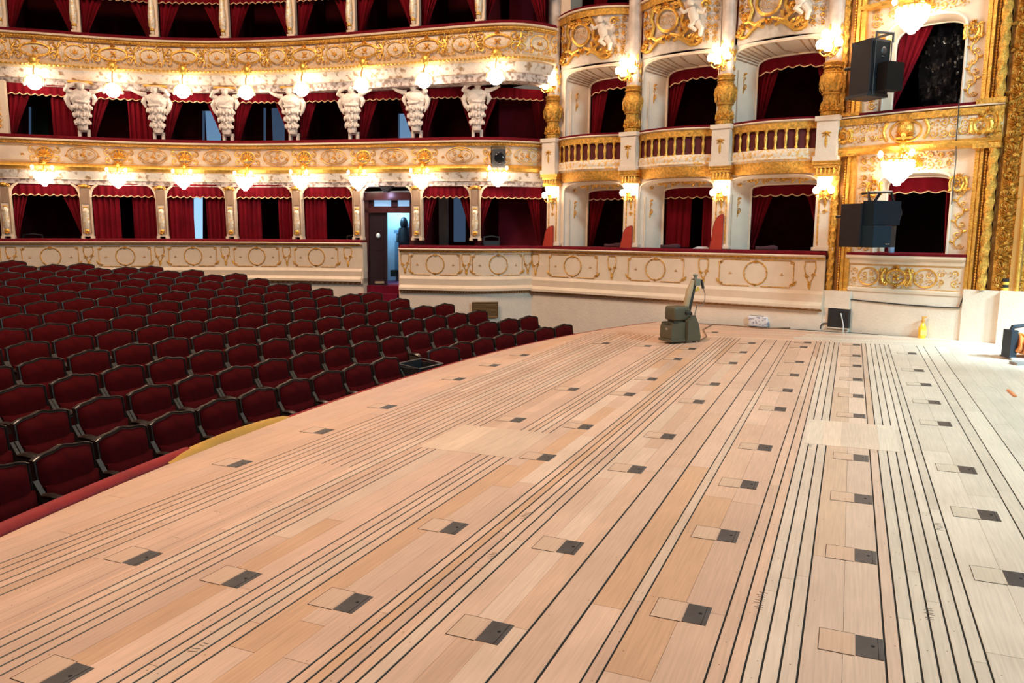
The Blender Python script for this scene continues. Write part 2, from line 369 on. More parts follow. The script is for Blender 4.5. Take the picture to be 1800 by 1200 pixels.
em = MB(); em.box(-.096, -.094, .060, .202, -.002, .0024); em.box(.094, .096, .060, .202, -.002, .0024); em.box(-.096, .096, .200, .2025, -.002, .0024)
lp = MB(); lp.box(-.094, .094, .062, .200, -.004, .0018)
for q in range(len(lp.f)): lp.c[q] = (.68, .56, .43)
lo = link('pale_lid', lp, WOOD, smooth=False); PALELID = lo.data; bpy.data.objects.remove(lo)
P0 = None
for desc, pts in ROWS:
    for i, q in enumerate(pts):
        p = stage(*q)
        if desc.startswith('in the second row'): lab = 'dark steel floor plate, alone in the second row from the stage edge'
        else: lab = 'steel floor plate, %s from the front %s' % (ORD[i], desc)
        if P0 is None:
            P0 = thing('floor_plate', lab, 'floor plate', p, group='steel plates let into the stage floor')
            pl = part('plate', pm, PLATE, P0, smooth=False); part('hinge_line', pm2, HOLE, pl, smooth=False); part('finger_hole', hm, HOLE, pl)
            wl = part('wooden_lid', lm, WOOD, P0, smooth=False); part('lid_joint', em, HOLE, wl, smooth=False)
            P0.rotation_euler = (-atan(RAKE), 0, 0)
        else:
            o = dup(P0, p, 0, lab); o.rotation_euler = (-atan(RAKE), 0, 0)
            if 'whitish' in desc:
                for ch in o.children:
                    if ch.name.startswith('wooden_lid'): ch.data = PALELID

# ------------------------------------------------------------------ stage edge: red roll and yellow strip
def along_edge(x0, x1, off, n=40):
    fr = []
    for k in range(n + 1):
        x = x0 + (x1 - x0) * k / n; t = V((1, (edgeY(x + .01) - edgeY(x - .01)) / .02, 0)).normalized(); nr = V((-t.y, t.x, 0))
        fr.append((V((x, edgeY(x), stz(edgeY(x)))) + nr * off, nr))
    return fr
mb = MB(); mb.sweep([(.072 * cos(a), .062 * sin(a) - .018) for a in [2 * pi * k / 12 for k in range(12)]], along_edge(-2, 4.45, .085, 40))
solo('edge_roll', mb, mat('red_plush_roll', (.26, .006, .006), .7, sheen=.1, var=.2), 'thick red padded roll along the near left curve of the stage edge', 'edge roll')
mb = MB(); mb.sweep([(.03 * cos(a), .030 * sin(a) - .028) for a in [2 * pi * k / 10 for k in range(10)]], along_edge(4.45, 15.0, .035, 60))
solo('edge_trim', mb, mat('red_plush_roll', (1, 1, 1)), 'thin red trim along the far curve of the stage edge below the seats', 'edge trim')
mb = MB(); mb.sweep([(-.01, .002), (.01, .035), (.04, .055), (.09, .045), (.11, -.03), (.02, -.03)], along_edge(4.15, 5.75, .0, 24))
for i in range(25):
    k = sin(pi * min(1, i / 24 * 1.0)) ** .6
    for j in range(6): x, y, z = mb.v[i * 6 + j]; mb.v[i * 6 + j] = (x, y, (z - stz(y)) * max(.12, k) + stz(y))
solo('edge_strip', mb, mat('ochre_strip', (.50, .265, .045), .55, var=.1), 'ochre yellow strip bent over the stage edge above the red roll', 'strip')

# ------------------------------------------------------------------ horseshoe of boxes: plan curves from the balcony lines
def path_from(pts, z):
    raw = [at_z(x, y, z).xy for x, y in pts]
    for _ in range(2): raw = [raw[0]] + [(raw[i - 1] + raw[i] * 2 + raw[i + 1]) / 4 for i in range(1, len(raw) - 1)] + [raw[-1]]
    a = raw[0] + (raw[0] - raw[2]).normalized() * 1.8; return [a] + raw
class Path:
    def __init__(s, pts):
        # Catmull-Rom resample
        out = []
        for i in range(len(pts) - 1):
            p0, p1, p2, p3 = pts[max(i - 1, 0)], pts[i], pts[i + 1], pts[min(i + 2, len(pts) - 1)]
            for k in range(6):
                t = k / 6; out.append(.5 * ((2 * p1) + (p2 - p0) * t + (2 * p0 - 5 * p1 + 4 * p2 - p3) * t * t + (3 * p1 - p0 - 3 * p2 + p3) * t ** 3))
        s.p = out + [pts[-1]]; s.l = [0]
        for a, b in zip(s.p, s.p[1:]): s.l.append(s.l[-1] + (b - a).length)
        s.L = s.l[-1]
    def at(s, d):
        d = max(0, min(s.L, d)); i = 0
        while i < len(s.l) - 2 and s.l[i + 1] < d: i += 1
        t = (d - s.l[i]) / (s.l[i + 1] - s.l[i]); return s.p[i].lerp(s.p[i + 1], t)
    def nrm(s, d):                              # towards the house
        t = (s.at(d + .12) - s.at(d - .12)).normalized(); n = V((t.y, -t.x, 0)); return n if n.dot(V((6.5, 4, 0)) - s.at(d).to_3d()) > 0 else -n
    def frames(s, d0, d1, n): return [(s.at(d0 + (d1 - d0) * k / n).to_3d(), s.nrm(d0 + (d1 - d0) * k / n)) for k in range(n + 1)]
    def find(s, px, z):
        best = None
        for k in range(801):
            d = s.L * k / 800; p = s.at(d); e = abs(proj((p.x, p.y, z))[0] - px)
            if best is None or e < best[0]: best = (e, d)
        return best[1]
    def map(s, z0, off=0): return lambda a, b, h: s.at(a).to_3d() + s.nrm(a) * (off + h) + V((0, 0, z0 + b))
Z1, Z2 = 3.686, 5.90
T1 = Path(path_from([(0, 240.7), (107, 244.7), (240, 251.3), (320, 252.7), (400, 254), (480, 254), (553, 252.7), (640, 250.7), (720, 249.3), (760, 248), (840, 246.7), (893, 246.7), (933, 249.3), (962, 251.8)], Z1))
T2 = Path(path_from([(8, 55), (53, 57), (107, 61.6), (160, 66), (240, 71.3), (300, 74), (373, 75.3), (440, 74.7), (533, 70.7), (600, 65.3), (667, 60), (720, 55.3), (773, 51), (840, 45), (880, 41.8), (907, 41.5), (933, 44), (960, 48.7), (974, 52.5)], Z2))
NS = 70
ZC = (1.46, Z1, Z2)                             # cushion levels of the three tiers
def zat(px, py, P): return at_d(px, py, dist(P)).z

def tier_front(name, label, path, Z, prof, d1, ornament):
    root = thing(name, label, 'balcony front', (path.at(path.L / 2).x, path.at(path.L / 2).y, Z - prof['bot']))
    fr = path.frames(0, d1, NS); P = prof; mbs = []
    mb = MB(); mb.sweep([(.10, .0), (.10, .035), (.07, .075), (-.30, .085), (-.34, .02), (-.34, -.02), (.0, -.02)], [(o + V((0, 0, Z)), d) for o, d in fr]); part('velvet_cushion', mb, VELVET, root, True)
    mb = MB(); mb.sweep([(.0, 0), (.135, 0), (.15, -.018), (.14, -.035), (.08, -.042), (0, -.042)], [(o + V((0, 0, Z)), d) for o, d in fr]); part('cornice', mb, CREAM, root, True)
    a, b, c, e, f = P['lev']
    mb = MB(); mb.sweep([(-.02, -.042), (.095, -.042), (.105, -.07), (.085, a), (-.02, a)], [(o + V((0, 0, Z)), d) for o, d in fr]); part('gilded_band', mb, GOLDR, root, True)
    k = P['belly']; rows = [(-.12, b)] + [(.03 + k * sin(pi * t), a + (b - a) * t) for t in [i / 6 for i in range(6, -1, -1)]] + [(-.12, a)]
    mb = MB(); mb.sweep(rows, [(o + V((0, 0, Z)), d) for o, d in fr]); part('front_panel', mb, DENSE if Z > 5 else CREAM, root, True)
    mb = MB(); mb.sweep([(-.1, b), (.05, b), (.10, b - .03), (.125, (b + c) / 2), (.10, c + .02), (.03, c), (-.1, c)], [(o + V((0, 0, Z)), d) for o, d in fr]); part('gilded_moulding', mb, GOLD if Z < 5 else mat('pale_gilding', (.80, .58, .32), .42, .25, bump=.6, bscale=30, vscale=12, var=.15), root, True)
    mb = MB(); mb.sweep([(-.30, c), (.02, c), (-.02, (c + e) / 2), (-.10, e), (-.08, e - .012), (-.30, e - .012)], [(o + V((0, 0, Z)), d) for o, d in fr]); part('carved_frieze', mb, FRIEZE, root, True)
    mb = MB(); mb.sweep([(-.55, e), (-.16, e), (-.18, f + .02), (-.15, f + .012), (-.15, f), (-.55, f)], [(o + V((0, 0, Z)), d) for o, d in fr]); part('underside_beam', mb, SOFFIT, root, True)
    ornament(lambda nm: (mbs.append((nm, MB())), mbs[-1][1])[1])
    for nm, mb in mbs: part(nm, mb, GOLD, root, True)
    return root
LAMP2 = [64, 201, 326, 440, 539, 645, 754, 875]          # rosettes along the upper gold moulding
LAMP1 = [80, 210, 327, 437, 537, 640, 747, 873]
def orn2(new):
    m = T2.map(Z2 - .345, .085); ds = [T2.find(x, Z2 - .35) for x in LAMP2]; ds2 = [ds[0] - (ds[1] - ds[0])] + ds + [ds[-1] + 1.7]
    for d in ds: mb = new('gilded_cartouche'); o_cartouche(mb, m, d, .0, .95, .42, .022)
    for a, b in zip(ds2, ds2[1:]):
        c0 = a + .5; c1 = b - .5
        if c1 - c0 < .3 or c0 < .1: continue
        c = (c0 + c1) / 2; h = min((c1 - c0) / 4, .24)
        mb = new('gilded_scrolls'); o_ring(mb, m, c, 0, .20, .15, .012); o_palm(mb, m, c, -.04, .10, 5, h=.02)
        for s in (-1, 1):
            for (dx, dy, R, t) in ((.38, .06, .13, 1.4), (.38, -.11, .09, 1.2), (.60, .0, .11, 1.4), (.20, .16, .07, 1.1), (.20, -.17, .06, 1.1), (.56, .16, .06, 1), (.58, -.17, .05, 1)):
                if dx < (c1 - c0) / 2 + .12:
                    o_spiral(mb, m, c + s * dx, dy, R, t, (.5 if s > 0 else pi - .5) + dy * 8, s, .013, 12)
                    for k in range(2): q = 1.5 + k * 1.8; o_leaf(mb, m, c + s * dx + R * cos(q), dy + R * sin(q), q, .07, .016, .02)
    m2 = T2.map(Z2, .11); mb = new('beading')
    mb.tube([m2(.12 + k * (T2.L - .2) / 690, -.078, 0) for k in range(691)], [.018 * (1 if k % 3 else .3) for k in range(691)], 6)
    m3 = T2.map(Z2, .12); mb = new('leaf_moulding')
    for k in range(150): d = .12 + k * (T2.L - .2) / 150; o_leaf(mb, m3, d, -.66, 0, .10, .028, .02)
def orn1(new):
    m = T1.map(Z1 - .31, .055); ds = [T1.find(x, Z1 - .33) for x in LAMP1]
    cen = [(a + b) / 2 for a, b in zip(ds, ds[1:])] + [ds[-1] + (ds[-1] - ds[-2]) * .42]
    for d in ds:
        mb = new('gilded_cartouche'); o_ring(mb, m, d, -.01, .17, .14, .018); o_palm(mb, m, d, -.05, .20, 9, h=.04, spread=pi * 1.1)
        for s in (-1, 1): o_spiral(mb, m, d + s * .23, .06, .08, 1.2, pi / 2, -s, .014, 12); o_spiral(mb, m, d + s * .22, -.1, .07, 1.1, -pi / 2, s, .014, 12); o_palm(mb, m, d + s * .42, -.05, .06, 5, h=.02)
    for c in cen:
        mb = new('gilded_medallion'); o_ring(mb, m, c, -.0, .31, .17, .009, 26); o_ring(mb, m, c, -.0, .25, .135, .006, 24)
        for k in range(5): o_spiral(mb, m, c + .14 * cos(k * 1.257), .07 * sin(k * 1.257), .055, 1.1, k, 1, .009, 10)
        o_palm(mb, m, c, -.03, .09, 5, h=.02)
    for a, b in zip([ds[0] - 1.2] + cen, cen):
        mb = new('panel_lines')
        for s in (.16, -.17): o_tube(mb, m, [(a + .36 + (b - a - .72) * t / 8, s) for t in range(9)], .006)
    m2 = T1.map(Z1, .11); mb = new('beading')
    mb.tube([m2(.12 + k * (T1.L - .2) / 690, -.075, 0) for k in range(691)], [.016 * (1 if k % 3 else .3) for k in range(691)], 6)
tier_front('upper_balcony_front', 'long upper balcony front covered in dense gold scrollwork, above the white statues', T2, Z2, dict(bot=1.1, lev=(-.12, -.575, -.72, -.90, -1.07), belly=.05), T2.L, orn2)
tier_front('middle_balcony_front', 'long middle balcony front with oval gilded medallions, below the white statues', T1, Z1, dict(bot=1.0, lev=(-.11, -.51, -.67, -.84, -.96), belly=.02), T1.L, orn1)

# interior shells of the boxes: floors, ceilings, back walls
def strip(path, d0, d1, o0, o1, z0, z1, n=50): return [[(o + d * o0 + V((0, 0, z0))), (o + d * o1 + V((0, 0, z1)))] for o, d in path.frames(d0, d1, n)]
DEP = 1.75
def shell(path, zf, zc, nm, d0=0, d1=None):
    d1 = d1 or path.L
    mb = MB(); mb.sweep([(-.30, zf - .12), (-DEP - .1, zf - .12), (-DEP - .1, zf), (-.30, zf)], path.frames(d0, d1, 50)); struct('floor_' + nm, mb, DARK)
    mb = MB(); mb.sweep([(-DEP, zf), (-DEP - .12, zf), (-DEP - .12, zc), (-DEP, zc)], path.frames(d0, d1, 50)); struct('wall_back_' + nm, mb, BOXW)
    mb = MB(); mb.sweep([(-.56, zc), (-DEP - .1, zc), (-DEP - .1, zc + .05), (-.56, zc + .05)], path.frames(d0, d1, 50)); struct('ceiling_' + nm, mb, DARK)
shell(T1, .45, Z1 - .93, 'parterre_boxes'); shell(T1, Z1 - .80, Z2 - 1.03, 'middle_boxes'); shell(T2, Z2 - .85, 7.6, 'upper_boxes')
for pth, z0, z1, nm in ((T1, .45, 2.76, 'lower'), (T1, Z1 - .8, 4.87, 'middle'), (T2, Z2 - .85, 7.6, 'upper')):
    q = pth.at(pth.L - .9).to_3d() - pth.nrm(pth.L - .9) * (DEP - .5); e = BA.to_3d() + BN * -.62; mb = MB(); mb.poly([q + V((0, 0, z0)), e + V((0, 0, z0)), e + V((0, 0, z1)), q + V((0, 0, z1))], -BN * .05); q2 = pth.at(pth.L - 1.5).to_3d() - pth.nrm(pth.L - 1.5) * (DEP + .1); mb.poly([q2 + V((0, 0, z0)), q + V((0, 0, z0)), q + V((0, 0, z1)), q2 + V((0, 0, z1))], -BN * .05); struct('wall_end_' + nm, mb, mat('wine_cloth', (.10, .006, .014), .9), False)
mb = MB(); mb.sweep([(-.2, 7.15), (-.05, 7.15), (-.05, 7.7), (-.2, 7.7)], T2.frames(0, T2.L, 50)); struct('trim_upper_lintel', mb, CREAM)

# ------------------------------------------------------------------ supports: columns, pilasters, statues
COLX0 = [11, 152, 285, 405, 521, 627, 731, 835]      # parterre pilasters at y~400
COLX1 = [5, 147, 279, 400, 515, 620, 731, 839]       # statues, at their feet
COLX2 = [2, 132, 269, 393, 510, 615, 728, 843]       # upper pilasters, at their feet
D0 = [T1.find(x, 1.75) for x in COLX0]; D1 = [T1.find(x, Z1 + .15) for x in COLX1]; D2 = [T2.find(x, Z2 + .15) for x in COLX2]
def rz_of(n): return math.atan2(n.y, n.x) + pi / 2     # local -y faces the house
def stand(path, d, off, z):
    n = path.nrm(d); p = path.at(d).to_3d() + n * off; p.z = z; return p, rz_of(n)
def place(protos, key, build, loc, rz, label):
    if key not in protos: protos[key] = build(loc, rz, label); return protos[key]
    return dup(protos[key], loc, rz, label)
PR = {}
ident = lambda a, b, h: V((a, -h, b))
def build_upper(loc, rz, label):
    r = thing('upper_pilaster', label, 'pilaster', loc, rz, 'slim gilded pilasters on the upper balcony')
    mb = MB(); mb.box(.02, .10, -.02, .08, 0, 1.15); mb.box(-.08, .11, -.08, .08, -.0, .05); part('backing_strip', mb, CREAM, r)
    mb = MB(); mb.lathe([(.03, .05), (.055, .10), (.045, .16), (.075, .24), (.082, .42), (.065, .62), (.055, .80), (.065, .95), (.075, 1.1), (.06, 1.15)], (-.02, -.04, 0), 10, mod=lambda q, z: 1 + .06 * sin(5 * q)); part('herm_shaft', mb, mat('ivory_gilt', (.85, .55, .22), .4, .25, bump=.8, bscale=25, vscale=14, col2=(.86, .76, .62), thr=(.40, .52)), r)
    mb = MB(); mb.ball((-.02, -.06, .15), (.06, .05, .04)); mb.lathe([(.085, 1.13), (.10, 1.18), (.12, 1.25)], (-.02, -.04, 0), 10); o_palm(mb, ident, -.02, .26, .08, 5, h=.12); part('gilded_mount', mb, GOLD, r); return r
def build_lower(loc, rz, label):
    r = thing('parterre_pilaster', label, 'pilaster', loc, rz, 'carved pilasters between the parterre boxes')
    mb = MB(); mb.box(-.11, .11, -.05, .12, .05, 1.17); mb.box(-.13, -.06, -.06, .10, 0, .06); mb.box(.06, .13, -.06, .10, 0, .06); part('shaft', mb, CREAM, r)
    mb = MB()
    for s in (-.085, .085): mb.box(s - .012, s + .012, -.068, -.05, .12, 1.12)
    mb.box(-.06, .06, -.066, -.05, .78, 1.10); part('fluting', mb, mat('umber_flute', (.32, .20, .13), .5), r)
    mb = MB(); mb.lathe([(.02, .18), (.06, .26), (.075, .40), (.05, .56), (.07, .62), (.03, .68)], (0, -.06, 0), 10, sy=.6); part('baluster_relief', mb, mat('ivory_gilt', (1, 1, 1)), r)
    mb = MB(); o_palm(mb, lambda a, b, h: V((a, -.06 - h, b)), 0, .12, .09, 5, h=.04); mb.ball((0, -.07, .17), (.055, .04, .045)); mb.ball((0, -.06, .60), (.05, .03, .025)); mb.ball((0, -.06, .70), (.05, .03, .02))
    mb.ball((0, -.07, 1.17), (.07, .06, .05)); o_spiral(mb, lambda a, b, h: V((a, -.06 - h, b)), -.09, 1.14, .05, 1, 0, 1, .015, 10); o_spiral(mb, lambda a, b, h: V((a, -.06 - h, b)), .09, 1.14, .05, 1, pi, -1, .015, 10); part('gilded_capital', mb, GOLD, r)
    mb = MB()
    for s in (-1, 1): mb.tube([(s * .10, 0, .92), (s * .12, 0, 1.05), (s * .17, 0, 1.15), (s * .26, 0, 1.21)], [.03, .03, .03, .02], 6)
    part('spandrel_bracket', mb, CREAM, r); return r
STAT = mat('statue_stucco', (.70, .60, .54), .55, bump=.8, bscale=20, var=.12, vscale=8)
def build_statue(loc, rz, label):
    r = thing('caryatid_statue', label, 'statue', loc, rz, 'white figures carrying the upper balcony')
    mb = MB()
    for s in (-.09, .09): mb.box(s - .03, s + .03, -.02, .06, 0, .14)
    mb.box(-.12, .12, -.01, .08, .11, .17); part('pedestal_legs', mb, STAT, r)
    mb = MB(); rnd = random.Random(3)
    prof = [(.0, .14, .085, .08), (0, .20, .105, .095), (.0, .26, .10, .09), (.01, .32, .125, .11), (.0, .40, .115, .10), (-.005, .48, .155, .12), (.0, .56, .145, .115), (.0, .63, .19, .14), (.01, .70, .17, .125), (.015, .76, .185, .135), (.01, .83, .21, .14), (0, .89, .245, .145), (0, .95, .235, .135), (.0, .99, .13, .09), (0, 1.03, .07, .06)]
    rows = []
    for cx, z, rx, ry in prof:
        rows.append([(cx + rx * (1 + .10 * sin(3 * q + z * 9) + .05 * sin(7 * q - z * 22)) * cos(q), -.06 + ry * (1 + .10 * sin(3 * q + z * 9) + .07 * sin(8 * q + z * 15)) * sin(q), z) for q in [2 * pi * k / 20 for k in range(20)]])
    a = mb.grid(rows, cv=True); mb.face(*range(a + 19, a - 1, -1)); mb.face(*range(a + 14 * 20, a + 15 * 20))
    mb.ball((-.02, -.14, 1.065), (.070, .074, .085), 12, 8); mb.ball((-.02, -.205, 1.05), (.014, .018, .02), 6, 4); mb.ball((-.01, -.11, 1.10), (.082, .078, .06), 10, 6)
    mb.tube([(.20, -.08, .95), (.27, -.16, .98), (.22, -.18, 1.06), (.10, -.15, 1.11)], [.07, .06, .045, .035], 8); mb.tube([(-.20, -.08, .97), (-.29, -.12, .98), (-.40, -.12, 1.02), (-.50, -.09, 1.07)], [.06, .045, .036, .026], 8)
    mb.tube([(.22, -.05, .93), (.29, -.06, .80), (.25, -.05, .66), (.19, -.04, .55)], [.05, .06, .045, .02], 8); mb.tube([(-.22, -.05, .93), (-.27, -.06, .82), (-.22, -.05, .70)], [.05, .055, .02], 8)
    for k in range(14):
        q = rnd.uniform(pi, 2 * pi); z = rnd.uniform(.3, .85); mb.tube([(.15 * cos(q), -.06 + .12 * sin(q), z), (.15 * cos(q + .5), -.07 + .13 * sin(q + .5), z - .05), (.13 * cos(q + .9), -.06 + .12 * sin(q + .9), z - .02)], [.012, .022, .01], 6)
    mb.ball((0, -.05, 1.13), (.20, .12, .05), 14, 6)
    for zz, ww in ((.30, .15), (.46, .17), (.62, .20)):                      # ruffled hems of the drapery
        for k in range(9): q = pi + pi * (k + .5) / 9; mb.ball((ww * cos(q), -.06 + .8 * ww * sin(q), zz + .02 * sin(k * 2.6)), (.030, .028, .042 + .015 * (k % 2)), 7, 5)
    mb.tube([(-.17, -.10, .76), (-.08, -.20, .73), (.06, -.21, .74), (.19, -.10, .79)], [.022, .03, .03, .022], 7)
    for k in range(4): mb.tube([(-.20 + .05 * k, -.15 - .02 * (k % 2), .93 - .01 * k), (-.06 + .05 * k, -.215, .84), (.06 + .04 * k, -.20, .77)], [.014, .022, .012], 6)
    part('draped_figure', mb, STAT, r)
    mb = MB(); mb.box(-.24, .24, -.12, .10, 1.15, 1.19); mb.ball((.10, -.11, 1.12), (.045, .04, .035)); part('gilded_garland', mb, GOLD, r); return r
NTH = ['leftmost', 'second from left', 'third from left', 'fourth from left', 'fifth from left', 'sixth from left', 'seventh from left', 'eighth from left']
for i, d in enumerate(D2): p, rz = stand(T2, d, -.06, Z2 + .08); place(PR, 'up', build_upper, p, rz, 'slim gold and ivory pilaster on the upper balcony, %s' % NTH[i])
for i, d in enumerate(D0): p, rz = stand(T1, d, -.10, 1.52); place(PR, 'lo', build_lower, p, rz, 'cream pilaster with gilded mounts between red parterre boxes, %s' % NTH[i])
for i, d in enumerate(D1[1:]): p, rz = stand(T1, d, -.05, Z1 + .075); place(PR, 'st', build_statue, p, rz, 'white draped statue holding up the upper balcony, %s' % NTH[i]).scale = (-1 if i % 2 == 0 else 1, 1, 1)
p, rz = stand(T1, D1[0], -.05, Z1 + .07)
r = thing('end_pilaster', 'white and gold pilaster at the left picture edge beside the first statue', 'pilaster', p, rz)
mb = MB(); mb.box(-.10, .10, -.05, .12, 0, 1.12); part('shaft', mb, CREAM, r)
mb = MB(); o_field(mb, lambda a, b, h: V((a, -.05 - h, b)), -.09, .0, .1, 1.1, .12, .012, 5); part('gilded_relief', mb, GOLD, r)
# partitions between neighbouring boxes
mb = MB()
def parts_for(path, D, zf, zc, nm):
    for d in D:
        mb = MB(); n = path.nrm(d); o = path.at(d).to_3d(); t = V((-n.y, n.x, 0)) * .04
        f = lambda out, z, s: o + n * out + t * s + V((0, 0, z))
        mb.poly([f(-.37, zf, -1), f(-DEP, zf, -1), f(-DEP, zc, -1), f(-.37, zc, -1)], t * 2); struct('wall_partition_' + nm, mb, BOXW, False)
parts_for(T1, D0, .45, Z1 - .93, 'parterre'); parts_for(T1, D1, Z1 - .8, Z2 - 1.03, 'middle'); parts_for(T2, D2, Z2 - .85, 7.6, 'upper')

# ------------------------------------------------------------------ curtains and valances (local x along the opening, -y to the house)
def curtain_mesh(x0, x1top, x1bot, z0, z1, depth=.05, folds=5, bow=0.0, seed=0, n=22, m=12):
    rnd = random.Random(seed); ph = rnd.uniform(0, 6); mb = MB(); rows = []
    for j in range(m + 1):
        t = j / m; z = z1 + (z0 - z1) * t; xe = x1top + (x1bot - x1top) * (t ** (1.0 if bow == 0 else bow)); row = []
        for i in range(n + 1):
            u = i / n; x = x0 + (xe - x0) * u; row.append((x, depth * (sin(u * folds * 2 * pi + ph) + .3 * sin(u * folds * 4.7 * pi + 2 * ph)), z))
        rows.append(row)
    mb.sheet(rows, (0, .02, 0)); return mb
def valance_meshes(x0, x1, ztop, zbot, n_sc, sag=None, depth=.03):
    top, bot = [], []; N = n_sc * 8
    for k in range(N + 1):
        u = k / N; x = x0 + (x1 - x0) * u; zt = ztop(u) if callable(ztop) else ztop
        top.append((x, 0, zt)); zb = (zbot(u) if callable(zbot) else zbot) - .035 * abs(sin(pi * u * n_sc)); bot.append((x, depth * sin(u * n_sc * 2 * pi), zb))
    mb = MB(); mid = [tuple((a + b) / 2 for a, b in zip(p, q)) for p, q in zip(top, bot)]; mb.sheet([top, mid, bot], (0, .02, 0))
    tr = MB(); tr.tube([(x, y - .012, z) for x, y, z in bot], .011, 5); return mb, tr
TIERNM = {0: 'parterre', 1: 'middle', 2: 'upper'}
def drape(tier, bay, side, loc, rz, mb, how, g):
    r = solo_at('box_curtain', mb, CURT, loc, rz, '%s %s curtain of the %s box, %s' % ('crimson', how, ORDBOX(tier, bay), side), 'curtain', g); return r
def solo_at(name, mb, m, loc, rz, label, cat, group=None):
    o = link(name, mb, m); o.location = loc; o.rotation_euler = (0, 0, rz); return tag(o, label, cat, group)
def ORDBOX(tier, bay): return '%s %s-tier' % (ORD[bay], TIERNM[tier])
def bay_dress(tier, bay, path, d0, d1, z0, z1, zv, kinds, off=-.27, valance=True, who=None):
    p0, p1 = path.at(d0), path.at(d1); n = path.nrm((d0 + d1) / 2); u = (p1 - p0).normalized(); wd = (p1 - p0).length
    if RT.x * u.x + RT.y * u.y < 0: u = -u; p0, p1 = p1, p0
    rz = math.atan2(u.y, u.x); loc = p0.to_3d() + n * off; loc.z = z0
    who = '%s %s-tier box from the left' % (ORD[bay], TIERNM[tier]); g = 'crimson curtains of the %s tier' % TIERNM[tier]
    H = z1 - z0
    for side, kd in zip(('left', 'right'), kinds):
        if kd is None: continue
        typ, top, bot = kd; e = .07
        if side == 'left': mb = curtain_mesh(e, wd * top, max(e + .05, wd * bot), 0, H, .03, 4 if typ == 't' else 5, 1.0 if typ == 's' else .8, seed=bay * 7 + tier)
        else: mb = curtain_mesh(wd - e, wd * (1 - top), min(wd - e - .05, wd * (1 - bot)), 0, H, .03, 4 if typ == 't' else 5, 1.0 if typ == 's' else .8, seed=bay * 5 + tier)
        solo_at('box_curtain', mb, CURT, loc, rz, '%s crimson curtain at the %s of the %s' % ('straight' if typ == 's' else 'tied', side, who), 'curtain', g)
    if valance:
        v, t = valance_meshes(.04, wd - .04, H, zv - z0, max(4, round(wd / .16)))
        r = thing('box_valance', 'short crimson valance with scalloped gold edge across the %s' % who, 'valance', loc + n * .07, rz, 'scalloped valances of the %s tier' % TIERNM[tier])
        vc = part('valance_cloth', v, CURT, r); part('gold_braid', t, TRIM, vc)
tb = ('t', .42, .10); tbw = ('t', .48, .14); st = lambda f: ('s', f, f)
e1 = T1.find(960, 2.2)
K0 = [((('t', .34, .10)), ('t', .40, .06)), (st(.42), st(.40)), (st(.42), st(.38)), (st(.40), st(.32)), (st(.42), ('t', .38, .05)), None, (('t', .42, .1), ('t', .40, .08)), (('t', .38, .06), ('t', .30, .03))]
for i in range(8):
    if K0[i] is None: continue
    d1 = D0[i + 1] if i < 7 else e1
    bay_dress(0, i, T1, D0[i], d1, 1.50, 2.78, 2.50, K0[i])
e1b = T1.find(964, 4.3)
K1 = [(tb, st(.42)), (tb, st(.42)), (tb, tb), (tb, tb), (tb, tb), (tb, tb), (tb, tb), (tb, ('t', .22, .03))]
for i in range(8):
    d1 = D1[i + 1] if i < 7 else e1b
    bay_dress(1, i, T1, D1[i], d1, Z1 + .05, Z2 - 1.03, 4.66, K1[i])
e2 = T2.find(968, 6.3)
for i in range(8):
    d1 = D2[i + 1] if i < 7 else e2
    bay_dress(2, i, T2, D2[i], d1, Z2 + .06, 7.3, 6.78, (('t', .55, .10), ('t', .55, .10)), -.25)
# doorways to lit corridors behind some boxes: flat panels, corridor glow put into the material
BLUE = mat('corridor_light', (.2, .3, .45), .8, emit=(.22, .42, .70), estr=.55); BLUED = mat('dim_corridor_light', (.05, .07, .1), .8, emit=(.10, .18, .32), estr=.35); BRIGHT = mat('bright_corridor_light', (.4, .55, .7), .8, emit=(.40, .72, 1.0), estr=1.0)
k = 0
for (x0, x1, y0, y1, m) in ((360, 388, 195, 252, BLUE), (468, 500, 190, 255, BLUED), (703, 722, 200, 250, BLUE), (341, 356, 338, 420, BRIGHT), (800, 818, 340, 425, BLUED), (55, 85, 188, 240, mat('dim_green_wall', (.02, .05, .03), .9))):
    k += 1
    zz = 4.2 if y1 < 300 else 2.1; da = T1.find((x0 + x1) / 2, zz); n = T1.nrm(da); c = T1.at(da).to_3d() - n * (DEP - .03)
    u = V((-n.y, n.x, 0)); A = c.xy; Bq = (c + u).xy
    q = [plane(x0, y0, A, Bq), plane(x1, y0, A, Bq), plane(x1, y1, A, Bq), plane(x0, y1, A, Bq)]
    mb = MB(); mb.poly(q, -n * .02); struct('back_panel_%d' % k, mb, m, False)
    mb = MB(); mb.poly([q[0] + n * .03, q[3] + n * .03, q[3] + (q[3] - q[2]) * .12 + n * .03, q[0] + (q[0] - q[1]) * .12 + n * .03], -n * .05); struct('trim_back_panel_%d' % k, mb, BLUED, False)  # edge strip beside each panel, faint corridor glow put into its colour

